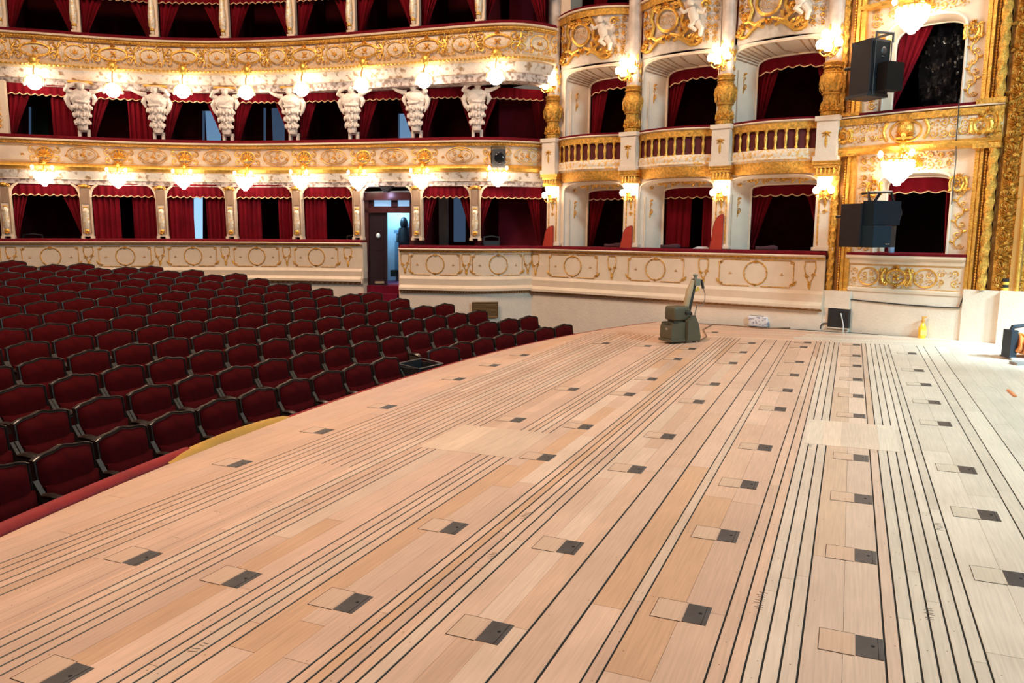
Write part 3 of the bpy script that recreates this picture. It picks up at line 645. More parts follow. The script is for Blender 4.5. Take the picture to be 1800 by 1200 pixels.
# ------------------------------------------------------------------ parterre parapets
def flatmap(A, u, n): return lambda a, b, h: A + u * a + n * h + V((0, 0, b))
dL1 = T1.find(636, 1.2); dR0 = T1.find(704, 1.2)
cor = (BA - BU * .42).to_3d() + BN * .12
class Seg(Path): pass
PR1 = Path([T1.at(dR0), T1.at((dR0 + T1.find(850, 1.3)) / 2), T1.at(T1.find(850, 1.3)), cor.xy])
RW = Path([cor.xy, (BA + BU * 2 + BN.xy * .12), (BA + BU * 4 + BN.xy * .12), (BA + BU * 5.98 + BN.xy * .12)])
def parapet(name, label, path, d0, d1, zl, lev, base, orn, n=40):
    mid = path.at((d0 + d1) / 2); root = thing(name, label, 'parapet', (mid.x, mid.y, base))
    fr = path.frames(d0, d1, n); a, b, c, e = lev
    sw = lambda prof: (lambda mb: (mb.sweep(prof, fr), mb)[1])(MB())
    part('velvet_cushion', sw([(.08, zl), (.08, zl + .03), (.05, zl + .06), (-.26, zl + .065), (-.30, zl), (-.30, zl - .03), (0, zl - .03)]), VELVET, root, True)
    part('cornice', sw([(0, zl - .002), (.12, zl - .002), (.13, zl - .02), (.10, zl - .04), (.06, zl - .05), (0, zl - .05)]), CREAM, root, True)
    part('gilded_band', sw([(-.02, zl - .05), (.06, zl - .05), (.05, a), (-.02, a)]), GOLDR, root, True)
    part('front_panel', sw([(-.10, a), (.03, a), (.03, b), (-.10, b)]), CREAM, root, True)
    wav = [(o + V((0, 0, .012 * sin(k * 2.1))), d) for k, (o, d) in enumerate(fr)]
    part('plinth', sw([(-.10, b), (.035, b), (.075, b - .06), (.06, c + .08), (.13, c + .02), (.13, c - .03), (.05, c - .06), (.03, c - .08), (-.10, c - .08)]), CREAM, root, True)
    mb = MB(); mb.tube([o + d * (.055 + .022 * sin(j * 1.55)) + V((0, 0, c - .07)) for j, (o, d) in enumerate(path.frames(d0, d1, n * 5))], .017, 6); part('wavy_moulding', mb, mat('umber_gilding', (.42, .22, .07), .45, .3), root, True)
    part('lower_wall', sw([(-.10, c - .08), (.02, c - .08), (.02, base), (-.10, base)]), WHITE, root, True)
    mbs = []; orn(lambda nm: (mbs.append((nm, MB())), mbs[-1][1])[1])
    for nm, mb in mbs: part(nm, mb, GOLDR, root, True)
    return root
def panel_orn(mb, m, c, hw, z0, z1, full=True):
    h = z1 - z0; zc = (z0 + z1) / 2; R = h * .42; r = .010
    o_ring(mb, m, c, zc, R * 1.0, R, r, 22); o_palm(mb, m, c, zc + R * .9, .07, 5, h=.02); o_palm(mb, m, c, zc - R * .95, .05, 5, -pi / 2, h=.02)
    for k in range(10): q = 2 * pi * k / 10; o_leaf(mb, m, c + R * cos(q), zc + R * sin(q), q + 1.9, .055, .014, .016)
    for s in (-1, 1):
        x0 = c + s * R * 1.25; x1 = c + s * hw; nt = .06
        o_tube(mb, m, [(c + s * R * .5, z1 - .015), (x1 - s * nt, z1 - .015), (x1 - s * nt, z1 - nt), (x1, z1 - nt * 1.3), (x1, z0 + nt * 1.3), (x1 - s * nt, z0 + nt), (x1 - s * nt, z0 + .015), (c + s * R * .5, z0 + .015)], r * .8)
        o_spiral(mb, m, x1 - s * .02, z0 + nt, .04, 1, 0, s, .009, 10); o_spiral(mb, m, x1 - s * .02, z1 - nt, .04, 1, pi, -s, .009, 10); o_leaf(mb, m, x1, z0 + .04, pi / 2 - s * .5, .13, .02, .018)
        o_palm(mb, m, (x0 + x1) / 2, zc - .02, .045, 3, h=.012)
def drop_orn(mb, m, c, z0, z1):
    h = z1 - z0
    for s in (-1, 1):
        o_tube(mb, m, [(c + s * .09, z1 - .02), (c + s * .10, z1 - h * .25), (c + s * .07, z1 - h * .5), (c + s * .02, z1 - h * .72), (c, z0 + .06)], .009)
        o_spiral(mb, m, c + s * .06, z1 - h * .5, .045, 1.1, 0, s, .010, 10)
    o_leaf(mb, m, c, z0 + h * .32, -pi / 2, h * .3, .03, .02); o_tube(mb, m, [(c - .09, z1 - .02), (c + .09, z1 - .02)], .009)
def ornL(new):
    m = T1.map(0, .035); cs = [T1.find(x, 1.12) for x in (90, 221, 341, 452, 558)]; cs = [cs[0] - (cs[1] - cs[0])] + cs
    for a, b in zip(cs, cs[1:]): drop_orn(new('gilded_drop'), m, (a + b) / 2, .88, 1.36)
    for i, c in enumerate(cs): panel_orn(new('gilded_panel_frame'), m, c, min(abs(cs[min(i + 1, 5)] - cs[max(i - 1, 0)]) / (2 if 0 < i < 5 else 1) / 2 - .2, .62), .88, 1.36)
    drop_orn(new('gilded_drop'), m, cs[-1] + .78, .88, 1.36)
parapet('parterre_parapet', 'long cream parapet with gilded circles behind the stalls seats, left of the open door', T1, 0, dL1, 1.46, (1.385, .86, .60, 0), -.95, ornL, 60)
def ornM(new):
    m = PR1.map(0, .035); L = PR1.L
    for t in (.27, .73): panel_orn(new('gilded_panel_frame'), m, L * t, L * .185, .74, 1.24)
    for t in (.04, .50, .96): drop_orn(new('gilded_drop'), m, L * t, .74, 1.24)
parapet('parterre_parapet', 'short cream parapet with two gilded circles between the open door and the wall corner', PR1, 0, PR1.L, 1.345, (1.26, .72, .44, 0), -.95, ornM)
def ornR(new):
    m = RW.map(0, .035); q = lambda x, y: (plane(x, y, BA, BB).xy - cor.xy).dot(BU)
    for x in (1013, 1158, 1333): panel_orn(new('gilded_panel_frame'), m, q(x, 475), .62 if x < 1300 else .70, .72, 1.24)
    for x in (948, 1082, 1242, 1428): drop_orn(new('gilded_drop'), m, q(x, 475), .70, 1.24)
parapet('parterre_parapet', 'long cream parapet with three gilded circles along the stage, behind the sanding machine', RW, 0, RW.L, 1.345, (1.26, .70, .42, 0), -.95, ornR)
# end returns of the left parapet at the door
p, n = T1.at(dL1).to_3d(), T1.nrm(dL1); mb = MB()
for off, z0, z1 in ((.03, -.95, 1.41), (.12, 1.41, 1.46), (.10, .52, .64)): mb.poly([p + n * off + V((0, 0, z0)), p + n * off + V((0, 0, z1)), p - n * .6 + V((0, 0, z1)), p - n * .6 + V((0, 0, z0))], V((n.y, -n.x, 0)) * -.03)
struct('wall_door_left', mb, CREAM, False)
p, n = T1.at(dR0).to_3d(), T1.nrm(dR0); mb = MB(); mb.poly([p + n * .03 + V((0, 0, -.95)), p + n * .03 + V((0, 0, 1.33)), p - n * .6 + V((0, 0, 1.33)), p - n * .6 + V((0, 0, -.95))], V((n.y, -n.x, 0)) * .03); struct('wall_door_right', mb, CREAM, False)

# ------------------------------------------------------------------ three proscenium bays on the right wall
WB = (BB - BA).length / 3
BM = lambda a, n, z: BA.to_3d() + BU.to_3d() * a + BN * n + V((0, 0, z))
SM = lambda a, n, z: SA.to_3d() + SU.to_3d() * a + SN * n + V((0, 0, z))
def arch_pts(o0, o1, z0, spring, peak, n=16, e=.62):
    c = (o0 + o1) / 2; a = (o1 - o0) / 2
    return [(o0, z0), (o0, (z0 + spring) / 2)] + [(c - a * math.copysign(abs(cos(pi * k / n)) ** e, cos(pi * k / n)), spring + (peak - spring) * sin(pi * k / n) ** e) for k in range(n + 1)] + [(o1, (z0 + spring) / 2), (o1, z0)]
def outer_pts(U0, U1, z0, spring, zt, n=16):
    L = [(zt - spring), U1 - U0, zt - spring]; T = sum(L); out = []
    for k in range(n + 1):
        t = T * k / n
        if t < L[0]: out.append((U0, spring + t))
        elif t < L[0] + L[1]: out.append((U0 + t - L[0], zt))
        else: out.append((U1, zt - (t - L[0] - L[1])))
    return [(U0, z0), (U0, (z0 + spring) / 2)] + out + [(U1, (z0 + spring) / 2), (U1, z0)]
def arch_wall(mb, M, U0, U1, z0, zt, fo, io, depth):
    f = arch_pts(fo[0], fo[1], z0, fo[2], fo[3]); i = arch_pts(io[0], io[1], z0, io[2], io[3]); o = outer_pts(U0, U1, z0, fo[2], zt)
    mb.grid([[M(a, 0, z) for a, z in o], [M(a, 0, z) for a, z in f], [M(a, -depth * .5, z) for a, z in [((p[0] + q[0]) / 2 + (q[0] - p[0]) * .15, (p[1] + q[1]) / 2 + (q[1] - p[1]) * .2) for p, q in zip(f, i)]], [M(a, -depth, z) for a, z in i], [M(a, -depth - .06, z) for a, z in i], [M(a, -depth - .06, z) for a, z in o]])
    return f, i
def moulding(mb, M, pts, n, r): mb.tube([M(a, n, z) for a, z in pts], r, 6)
def bow_frames(M, u0, u1, nb, bow, k=18):
    fr = []
    for i in range(k + 1):
        t = i / k; a = u0 + (u1 - u0) * t; p = M(a, nb + bow * sin(pi * t) ** .8, 0); q = M(a + .01, nb + bow * sin(pi * min(1, t + .01 / (u1 - u0))) ** .8, 0); fr.append(p)
    out = []
    for i, p in enumerate(fr):
        t = (fr[min(i + 1, k)] - fr[max(i - 1, 0)]).normalized(); n = V((t.y, -t.x, 0)); n = n if n.x < 0 else -n; out.append((p, n))
    return out
BNM = ['nearest the curved balcony', 'in the middle of the three', 'nearest the gold pilaster']
GM = lambda b, nn: (lambda a, z, h: BM(b * WB + a, nn + h, z))
for b in range(3):
    u0 = b * WB; sh = -.085 * b
    M = (lambda u0, sh: (lambda a, n, z: BM(u0 + a + (sh if .3 < a < 1.2 else 0), n, z)))(u0, sh)
    for nm, z0, zt, fo, io, lvl in (('parterre', 1.36, 3.02, (.34, 1.86, 2.55, 2.80), (.62, 1.80, 2.54, 2.66), 'lower'), ('middle', 3.70, 5.20, (.34, 1.86, 4.86, 5.16), (.62, 1.80, 4.80, 5.02), 'upper')):
        r = thing('box_arch', '%s carved white arch of the proscenium boxes, %s' % (lvl, BNM[b]), 'arch', BM(u0 + 1, 0, z0), BRZ, 'white arches of the proscenium boxes')
        mb = MB(); f, i = arch_wall(mb, M, .0, WB, z0, zt, fo, io, .55); part('arch_wall', mb, WHITE, r, True)
        mb = MB(); moulding(mb, M, f, .01, .022); moulding(mb, M, i, -.54, .026); moulding(mb, M, [(.42, z0), (.42, fo[2] - .1)], -.10, .014); moulding(mb, M, [(.54, z0), (.54, fo[2] - .1)], -.38, .012); part('arch_mouldings', mb, CREAM, r, True)
        mb = MB(); g = lambda a, z, h: M(a, -.22 + h, z)
        for k in range(5): o_spiral(mb, g, .45 + .05 * (k % 2), fo[2] - .16 - .075 * k, .055, 1.2, k * 1.3, 1 if k % 2 else -1, .012, 10); o_leaf(mb, g, .47, fo[2] - .16 - .075 * k, k * 1.7, .09, .02, .02)
        o_leaf(mb, g, .48, fo[2] - .42, -pi / 2, .12, .02, .02)
        if lvl == 'lower':
            part('gilded_relief', mb, GOLDR, r, True); mb = MB()
            for k in range(15):
                gg = lambda a, z, h: M(a, -.17 + h, z)
                o_spiral(mb, gg, .52 + k * .085, 2.715 + .02 * (k % 2) - (.06 if k == 0 else 0), .05, 1.2, k, 1 if k % 2 else -1, .013, 10); o_leaf(mb, gg, .52 + k * .085, 2.71, .4 + k, .10, .022, .02)
        part('gilded_relief', mb, GOLDR, r, True)
        if lvl == 'upper':
            mb = MB()
            for k in range(3, len(f) - 3):
                p, q = f[k], i[k]; mb.tube([M(p[0] * .9 + q[0] * .1, -.03, p[1] * .9 + q[1] * .1), M(p[0] * .72 + q[0] * .28, -.10, p[1] * .72 + q[1] * .28), M((p[0] + q[0]) / 2, -.19, (p[1] + q[1]) / 2), M(p[0] * .28 + q[0] * .72, -.30, p[1] * .28 + q[1] * .72), M(q[0], -.52, q[1])], [.014, .014, .014, .012, .008], 6)
            part('shell_ribs', mb, mat('umber_rib', (.34, .19, .10), .5), r, True)
    # balustrade of the middle tier
    r = thing('box_balustrade', 'bowed gilded balustrade with dark red openings, %s' % BNM[b], 'balustrade', BM(u0 + 1, .1, 2.95), BRZ, 'bowed balustrades of the proscenium boxes')
    fr = bow_frames(BM, u0 + .24, u0 + WB - .08, .04, .26)
    sw = lambda prof: (lambda mb: (mb.sweep(prof, fr), mb)[1])(MB())
    part('velvet_cushion', sw([(.06, 3.72), (.06, 3.76), (-.30, 3.78), (-.30, 3.70), (0, 3.70)]), VELVET, r, True)
    tr = part('top_rail', sw([(-.05, 3.72), (.08, 3.72), (.09, 3.70), (.04, 3.68), (-.05, 3.68)]), CREAM, r, True)
    part('gilded_rail', sw([(-.06, 3.68), (.05, 3.68), (.04, 3.56), (-.06, 3.56)]), GOLDR, r, True)
    part('red_backing', sw([(-.05, 3.56), (-.02, 3.56), (-.02, 3.20), (-.05, 3.20)]), mat('maroon_backing', (.10, .010, .012), .8), r, True)
    part('bottom_rail', sw([(-.06, 3.22), (.03, 3.22), (.06, 3.16), (.05, 3.08), (.08, 3.04), (.02, 3.0), (-.06, 3.0)]), mat('cream_gold_filigree', (1, 1, 1)), r, True)
    part('carved_corbel', sw([(-.10, 3.0), (.02, 3.0), (-.02, 2.86), (-.08, 2.80), (-.10, 2.80)]), GOLDR, r, True)
    NB = 9
    for k in range(NB + 1):
        t = (k + .0) / NB * .96 + .02; o, d = fr[min(18, round(t * 18))]; i = t * 18; j = min(17, int(i)); o = fr[j][0].lerp(fr[j + 1][0], i - j)
        mb = MB(); mb.lathe([(.03, 3.20), (.034, 3.24), (.020, 3.28), (.030, 3.36), (.034, 3.42), (.020, 3.50), (.036, 3.54), (.05, 3.57)], (o.x + d.x * .005, o.y + d.y * .005, 0), 8); part('baluster', mb, GOLD, r, True)
    # bowed front of the upper tier
    r = thing('upper_box_front', 'bowed white upper box front with gilded cartouche, %s' % BNM[b], 'balcony front', BM(u0 + 1, .1, 5.1), BRZ, 'bowed upper fronts of the proscenium boxes')
    mb = MB(); rows = []
    for i in range(19):
        t = i / 18; a = u0 + .24 + (WB - .32) * t; row = []
        for j in range(9):
            s = j / 8; z = (5.18 + .06 * sin(pi * t)) * (1 - s) + 6.16 * s; row.append(BM(a, .03 + .34 * sin(pi * t) ** .7 * s ** .6, z))
        rows.append(row)
    mb.sheet(rows, -BN * .06); part('front_panel', mb, mat('pale_painted_plaster', (.58, .49, .42), .5, bump=.3, bscale=18, vscale=9, col2=(.70, .61, .53), thr=(.35, .6)), r, True)
    fr = bow_frames(BM, u0 + .24, u0 + WB - .08, .03, .34)
    sw2 = lambda prof: (lambda mb: (mb.sweep(prof, fr), mb)[1])(MB())
    part('velvet_cushion', sw2([(.06, 6.24), (.06, 6.29), (-.30, 6.30), (-.30, 6.22), (0, 6.22)]), VELVET, r, True)
    part('cornice', sw2([(-.1, 6.24), (.09, 6.24), (.10, 6.21), (-.1, 6.20)]), CREAM, r, True); part('gilded_band', sw2([(-.1, 6.20), (.06, 6.20), (.05, 6.08), (-.1, 6.08)]), GOLDR, r, True)
    def fm(a, z, h, u0=u0):
        t = max(0, min(1, (a - .24) / (WB - .32))); s = max(0, min(1, (z - 5.2) / .96)); return BM(u0 + a, .05 + .34 * sin(pi * t) ** .7 * s ** .6 + h, z)
    mb = MB(); c = .88
    o_ring(mb, fm, c, 5.78, .22, .20, .03)
    for s in (-1, 1):
        o_tube(mb, fm, [(c + s * .10, 6.04), (c + s * .30, 6.02), (c + s * .36, 5.86), (c + s * .30, 5.70), (c + s * .38, 5.54), (c + s * .26, 5.46), (c + s * .05, 5.52)], [.03, .045, .04, .035, .045, .04, .03], 6)
        o_spiral(mb, fm, c + s * .20, 6.02, .10, 1.2, pi / 2, -s, .032, 14); o_spiral(mb, fm, c + s * .44, 5.62, .11, 1.3, 0, s, .03, 14); o_spiral(mb, fm, c + s * .58, 5.40, .10, 1.2, pi, -s, .03, 14)
        o_tube(mb, fm, [(c + s * (.10 + .11 * k), 5.40 + .06 * sin(k * 1.4) - .02 * k) for k in range(6)], .035, 6)
        for k in range(5): o_leaf(mb, fm, c + s * (.15 + .1 * k), 5.40, pi / 2 - s * (.4 + .3 * k), .14, .03, .05)
    o_palm(mb, fm, c, 6.0, .13, 7, h=.06); o_palm(mb, fm, c, 5.5, .12, 7, -pi / 2, h=.06)
    o_tube(mb, fm, [(1.30 + .18 * cos(q), 5.62 - .26 * sin(q)) for q in [pi * k / 8 for k in range(9)]], .035, 6)
    o_spiral(mb, fm, 1.62, 5.95, .09, 1.2, 0, 1, .022, 12)
    for k in range(4): o_palm(mb, fm, .34 + .05 * (k % 2), 5.45 + .17 * k, .10, 5, pi * .5 + .4 * k, h=.04)
    part('gilded_cartouche', mb, GOLD, r, True)
    for q in ((.28, .56, 5.42, 6.06, .15, .012, 50 + b, .02), (1.30, 1.84, 5.30, 5.52, .13, .012, 60 + b, .02), (1.62, 1.84, 5.52, 6.06, .13, .012, 70 + b, .02), (.72, 1.04, 5.68, 5.90, .10, .006, 80 + b, .01)):
        mb = MB(); o_field(mb, fm, *q); part('gilded_scrollwork', mb, GOLDR, r, True)
    mb = MB()
    for k in range(7): o_spiral(mb, fm, 1.18 + .07 * (k % 3), 5.62 + .06 * k, .05, 1.2, k, 1 if k % 2 else -1, .010, 10)
    part('gilded_scrollwork', mb, GOLDR, r, True)
    mb = MB(); C0 = lambda a, z, h: fm(a, z, h)
    mb.ball(C0(1.40, 5.98, .10), .075, 10, 7); mb.tube([C0(1.42, 5.90, .10), C0(1.44, 5.78, .11), C0(1.46, 5.66, .10)], [.06, .10, .085], 10); mb.tube([C0(1.46, 5.66, .10), C0(1.38, 5.58, .13), C0(1.48, 5.50, .10)], [.07, .055, .04], 8); mb.tube([C0(1.50, 5.64, .10), C0(1.58, 5.52, .12), C0(1.54, 5.40, .10)], [.07, .055, .035], 8)
    mb.tube([C0(1.38, 5.86, .10), C0(1.28, 5.82, .14), C0(1.22, 5.90, .12)], [.045, .035, .028], 8); mb.tube([C0(1.50, 5.84, .10), C0(1.60, 5.80, .10), C0(1.64, 5.88, .08)], [.045, .035, .028], 8)
    part('cherub_relief', mb, WHITE, r, True)
    # interior of both boxes, their curtains
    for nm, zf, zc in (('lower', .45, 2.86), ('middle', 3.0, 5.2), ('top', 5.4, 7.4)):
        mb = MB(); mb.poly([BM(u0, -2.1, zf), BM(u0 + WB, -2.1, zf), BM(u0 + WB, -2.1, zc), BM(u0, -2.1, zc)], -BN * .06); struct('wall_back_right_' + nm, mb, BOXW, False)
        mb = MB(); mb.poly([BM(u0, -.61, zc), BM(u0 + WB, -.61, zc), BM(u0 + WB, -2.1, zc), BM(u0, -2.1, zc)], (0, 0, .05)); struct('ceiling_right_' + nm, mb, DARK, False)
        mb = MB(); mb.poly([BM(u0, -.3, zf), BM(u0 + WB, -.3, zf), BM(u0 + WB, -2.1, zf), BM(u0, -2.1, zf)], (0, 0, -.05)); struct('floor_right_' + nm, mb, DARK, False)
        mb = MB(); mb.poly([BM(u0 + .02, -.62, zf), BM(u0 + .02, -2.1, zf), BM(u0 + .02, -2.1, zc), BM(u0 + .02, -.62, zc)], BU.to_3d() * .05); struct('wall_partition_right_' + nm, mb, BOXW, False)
    for lvl, z0, z1, zv, kd in (('lower', 1.42, 2.70, 2.46, ((('t', .42, .10), ('t', .22, .04)), (('s', .46, .44), ('s', .36, .36)), (('t', .38, .06), ('t', .34, .04)))[b]), ('upper', 3.74, 5.04, 4.72, ((('t', .40, .18), ('t', .2, .1)), (('t', .36, .08), ('t', .28, .06)), (('t', .36, .08), ('t', .30, .04)))[b])):
        loc = BM(u0 + .58 + sh, -.66, z0); wd = 1.26 - sh; H = z1 - z0; who = '%s proscenium box %s' % (lvl, BNM[b]); g = 'crimson curtains of the proscenium boxes'
        for side, (typ, tp, bt) in zip(('left', 'right'), kd):
            mb = curtain_mesh(.02, wd * tp, wd * bt, 0, H, .03, 4, .8 if typ == 't' else 1, b * 3 + 1) if side == 'left' else curtain_mesh(wd - .02, wd * (1 - tp), wd * (1 - bt), 0, H, .03, 4, .8 if typ == 't' else 1, b * 5 + 2)
            solo_at('box_curtain', mb, CURT, loc, BRZ, '%s crimson %s curtain in the %s' % ('tied-back' if typ == 't' else 'straight', side, who), 'curtain', g)
        zb = (lambda u, zv=zv, z0=z0, lvl=lvl: zv - z0 + ((.10 * sin(pi * u)) if lvl == 'upper' else 0))
        v, t = valance_meshes(0, wd, H + .02, zb, 7)
        r = thing('box_valance', 'gold-edged crimson valance in the %s' % who, 'valance', loc + BN * .07, BRZ, 'scalloped valances of the proscenium boxes')
        vc = part('valance_cloth', v, CURT, r); part('gold_braid', t, TRIM, vc)
    # top boxes: curtains just showing at the frame edge
    mb = curtain_mesh(.02, .45, .30, 0, .9, .03, 4, .8, 3); solo_at('box_curtain', mb, CURT, BM(u0 + .58, -.66, 6.26), BRZ, 'crimson curtain of the topmost proscenium box %s' % BNM[b], 'curtain', g)
    mb = MB(); mb.box(.20, .48, -.06, .40, 6.28, 7.4, lambda a, n, z: BM(u0 + a, -n, z)); solo('upper_pier', mb, CREAM, 'plain white pier above the upper box front %s' % BNM[b], 'pier', 'upper white piers of the right wall')
# dim grey strip inside the first upper box
mb = MB(); mb.poly([BM(1.45, -2.05, 3.7), BM(1.75, -2.05, 3.7), BM(1.75, -2.05, 4.7), BM(1.45, -2.05, 4.7)], BN * .02); struct('back_panel_7', mb, mat('dim_grey_wall', (.10, .11, .15), .9), False)

# columns between the bays
CN = ['beside the curved balcony', 'second from the left', 'third from the left', 'beside the gold pilaster']
for i in range(4):
    u0 = i * WB + .10 - (.04 if i == 3 else 0)
    r = thing('gilded_column', 'gilded vase column on white pilaster and pedestal on the right wall, %s' % CN[i], 'column', BM(u0, .06, 1.36), BRZ, 'gilded columns between the proscenium boxes')
    L = lambda a, n, z: (a, -n, z - 1.36)
    mb = MB(); mb.box(-.16, .16, -.02, .10, .06, 1.36); mb.box(-.19, .19, -.04, .13, .06, .12); part('pilaster', mb, WHITE, r)
    mb = MB(); mb.v = []; f = lambda x, y, z: (x, -y, z)
    mb.box(-.11, -.09, .01, .035, .16, 1.26, f); mb.box(.09, .11, .01, .035, .16, 1.26, f); o_leaf(mb, lambda a, b, h: V((a, -.02 - h, b)), 0, .80, pi / 2, .26, .03, .02); o_spiral(mb, lambda a, b, h: V((a, -.02 - h, b)), 0, .74, .05, 1.2, 0, 1, .012, 10); part('pilaster_relief', mb, GOLDR, r)
    mb = MB()
    for z, w in ((1.36, .18), (1.42, .16), (1.50, .19), (1.56, .22)): mb.box(-w, w, -w * .9, .12, z, z + .065)
    for k in range(5): o_leaf(mb, lambda a, b, h: V((a, -.14 - h, b)), -.14 + .07 * k, 1.36, pi / 2, .17, .03, .05)
    part('capital', mb, GOLD, r)
    mb = MB(); mb.box(-.17, .17, -.22, .10, 1.66, 2.38); mb.box(-.20, .20, -.25, .10, 2.30, 2.38); mb.box(-.20, .20, -.25, .10, 1.62, 1.70); part('pedestal', mb, WHITE, r)
    mb = MB(); g = lambda a, b, h: V((a, -.22 - h, b))
    o_palm(mb, g, 0, 2.10, .12, 5, -pi / 2, h=.02); o_leaf(mb, g, 0, 2.05, -pi / 2, .22, .025, .02); part('pedestal_relief', mb, GOLDR, r)
    md = lambda q, z: 1 + .05 * sin(8 * q + z * 10) + .04 * sin(13 * q - z * 30)
    mb = MB(); mb.lathe([(.15, 2.38), (.16, 2.44), (.125, 2.48), (.14, 2.56), (.125, 2.68), (.135, 2.78), (.19, 2.88), (.205, 2.97), (.19, 3.06), (.135, 3.12), (.15, 3.15), (.12, 3.19), (.15, 3.24), (.17, 3.27), (.12, 3.30)], (0, -.06, 0), 20, mod=md)
    for k in range(10): q = 2 * pi * k / 10; mb.ball((.19 * cos(q), -.06 + .19 * sin(q), 2.97 + .04 * sin(k * 2)), (.035, .035, .05), 6, 4)
    for k in range(8):
        q = 2 * pi * k / 8; mm = lambda a, b, h, q=q: V(((.175 + .1 * b + h) * cos(q + a / .17), -.06 + (.175 + .1 * b + h) * sin(q + a / .17), 2.78 + b)); o_leaf(mb, mm, 0, 0, pi / 2, .16, .04, .03); mm2 = lambda a, b, h, q=q: V(((.145 + h) * cos(q + a / .14), -.06 + (.145 + h) * sin(q + a / .14), 2.50 + b)); o_palm(mb, mm2, 0, 0, .15, 5, h=.03)
    for z, rr in ((2.48, .15), (2.76, .15), (3.10, .155), (3.20, .15)): mb.tube([(rr * cos(2 * pi * k / 20), -.06 + rr * sin(2 * pi * k / 20), z) for k in range(20)], .016, 6, closed=True)
    part('vase', mb, GOLDR, r)
    mb = MB(); mb.lathe([(.135, 3.30), (.14, 3.4), (.125, 3.9), (.135, 4.6), (.14, 5.2), (.15, 5.9)], (0, -.04, 0), 16); part('marble_shaft', mb, PINK, r)
    mb = MB()
    for k in range(12):
        q = 2 * pi * k / 12; z = 3.42 + .13 * (k % 3); mm = lambda a, b, h, q=q: V(((.13 + h) * cos(q + a / .14), -.04 + (.13 + h) * sin(q + a / .14), z + b)); o_spiral(mb, mm, 0, 0, .07, 1.2, k, 1 if k % 2 else -1, .016, 10); o_leaf(mb, mm, 0, .08, pi / 2, .16, .03, .03)
    part('gilded_foliage', mb, GOLD, r)

# ------------------------------------------------------------------ stage box beside the proscenium
def stage_wall(nm, label, z0, zt, fo, io):
    r = thing('stage_box_wall', label, 'wall panel', SM(1.3, 0, z0), SRZ)
    mb = MB(); f, i = arch_wall(mb, SM, .36, 2.18, z0, zt, fo, io, .30); part('wall_panel', mb, CREAM, r, True)
    mb = MB(); moulding(mb, SM, f, .01, .022); moulding(mb, SM, i, -.29, .016); part('white_arch_moulding', mb, WHITE, r, True)
    mb = MB(); m = lambda a, z, h: SM(a, .01 + h, z)
    o_field(mb, m, .44, fo[0] - .05, z0 + .1, zt - .05, .15, .011, 11); o_field(mb, m, fo[0], fo[1], fo[3] + .03, zt - .03, .15, .011, 12)
    for k in range(7):
        z = z0 + .15 + k * (fo[2] - z0) / 7; s = 1 if k % 2 else -1
        o_tube(mb, m, [(2.02 + s * .05 * sin(q), z + .2 * q / pi) for q in [pi * j / 6 for j in range(7)]], [.006, .010, .012, .013, .012, .010, .006]); o_leaf(mb, m, 2.02 + s * .05, z + .1, s * .4 + (pi if s < 0 else 0), .09, .02, .02); o_spiral(mb, m, 2.03 - s * .03, z + .05, .05, 1.2, k, s, .008, 10)
    o_cartouche(mb, m, fo[1] + .08, fo[2] + .02, .26, .34, .02); o_cartouche(mb, m, fo[0] - .06, fo[2] - .02, .26, .34, .02); o_palm(mb, m, (fo[0] + fo[1]) / 2, fo[3] + .10, .18, 9, h=.05)
    part('gilded_ornament', mb, GOLD, r, True)
stage_wall('l', 'lower cream wall of the stage box with gold scrolls round its opening', 1.34, 3.10, (.74, 1.88, 2.50, 2.74), (.80, 1.84, 2.46, 2.68))
stage_wall('u', 'upper cream wall of the stage box with gold scrolls round its arch', 3.70, 5.60, (.70, 1.90, 4.82, 5.20), (.76, 1.86, 4.78, 5.12))
fr = bow_frames(SM, .34, 2.18, .04, .04)
r = thing('stage_box_parapet', 'low cream stage box parapet packed with gold scroll panels, behind the yellow bottle', 'parapet', SM(1.25, 0, .55), SRZ)
sw = lambda prof: (lambda mb: (mb.sweep(prof, fr), mb)[1])(MB())
part('velvet_cushion', sw([(.07, 1.36), (.07, 1.40), (-.22, 1.42), (-.22, 1.33), (0, 1.33)]), VELVET, r, True); part('cornice', sw([(-.1, 1.36), (.10, 1.36), (.10, 1.32), (.05, 1.29), (-.1, 1.29)]), CREAM, r, True)
part('front_panel', sw([(-.1, 1.29), (.05, 1.29), (.04, 1.22), (.01, 1.20), (.01, .82), (.05, .78), (.05, .74), (-.1, .74)]), mat('cream_plaster', (1, 1, 1)), r, True); part('plinth', sw([(-.1, .74), (.03, .74), (.03, .56), (-.1, .56)]), WHITE, r, True)
mb = MB(); m = lambda a, z, h: SM(a, .05 + .04 * sin(pi * (a - .34) / 1.84) ** .8 + h, z)
for c in (.72, 1.62): o_ring(mb, m, c, 1.0, .17, .15, .014); o_field(mb, m, c - .12, c + .12, .90, 1.10, .12, .008, 3)
o_cartouche(mb, m, 1.17, 1.0, .50, .40, .022); o_field(mb, m, .95, 1.40, .86, 1.14, .13, .010, 8)
for c in (.48, .93, 1.42, 1.86, 2.04): o_field(mb, m, c - .06, c + .06, .86, 1.16, .12, .010, int(c * 10))
for z in (.81, 1.20, 1.25): o_tube(mb, m, [(.40 + 1.72 * k / 12, z) for k in range(13)], .010)
part('gilded_ornament', mb, GOLD, r, True)
fr = bow_frames(SM, -.10, 2.52, .10, .10)
r = thing('stage_box_balcony', 'bowed upper stage box front with a round gilded shell, between the gold columns', 'balcony front', SM(1.2, 0, 3.05), SRZ)
part('velvet_cushion', sw([(.0, 3.70), (.0, 3.75), (-.30, 3.77), (-.30, 3.68), (0, 3.68)]), VELVET, r, True); part('cornice', sw([(-.1, 3.70), (.06, 3.70), (.07, 3.68), (-.1, 3.66)]), CREAM, r, True)
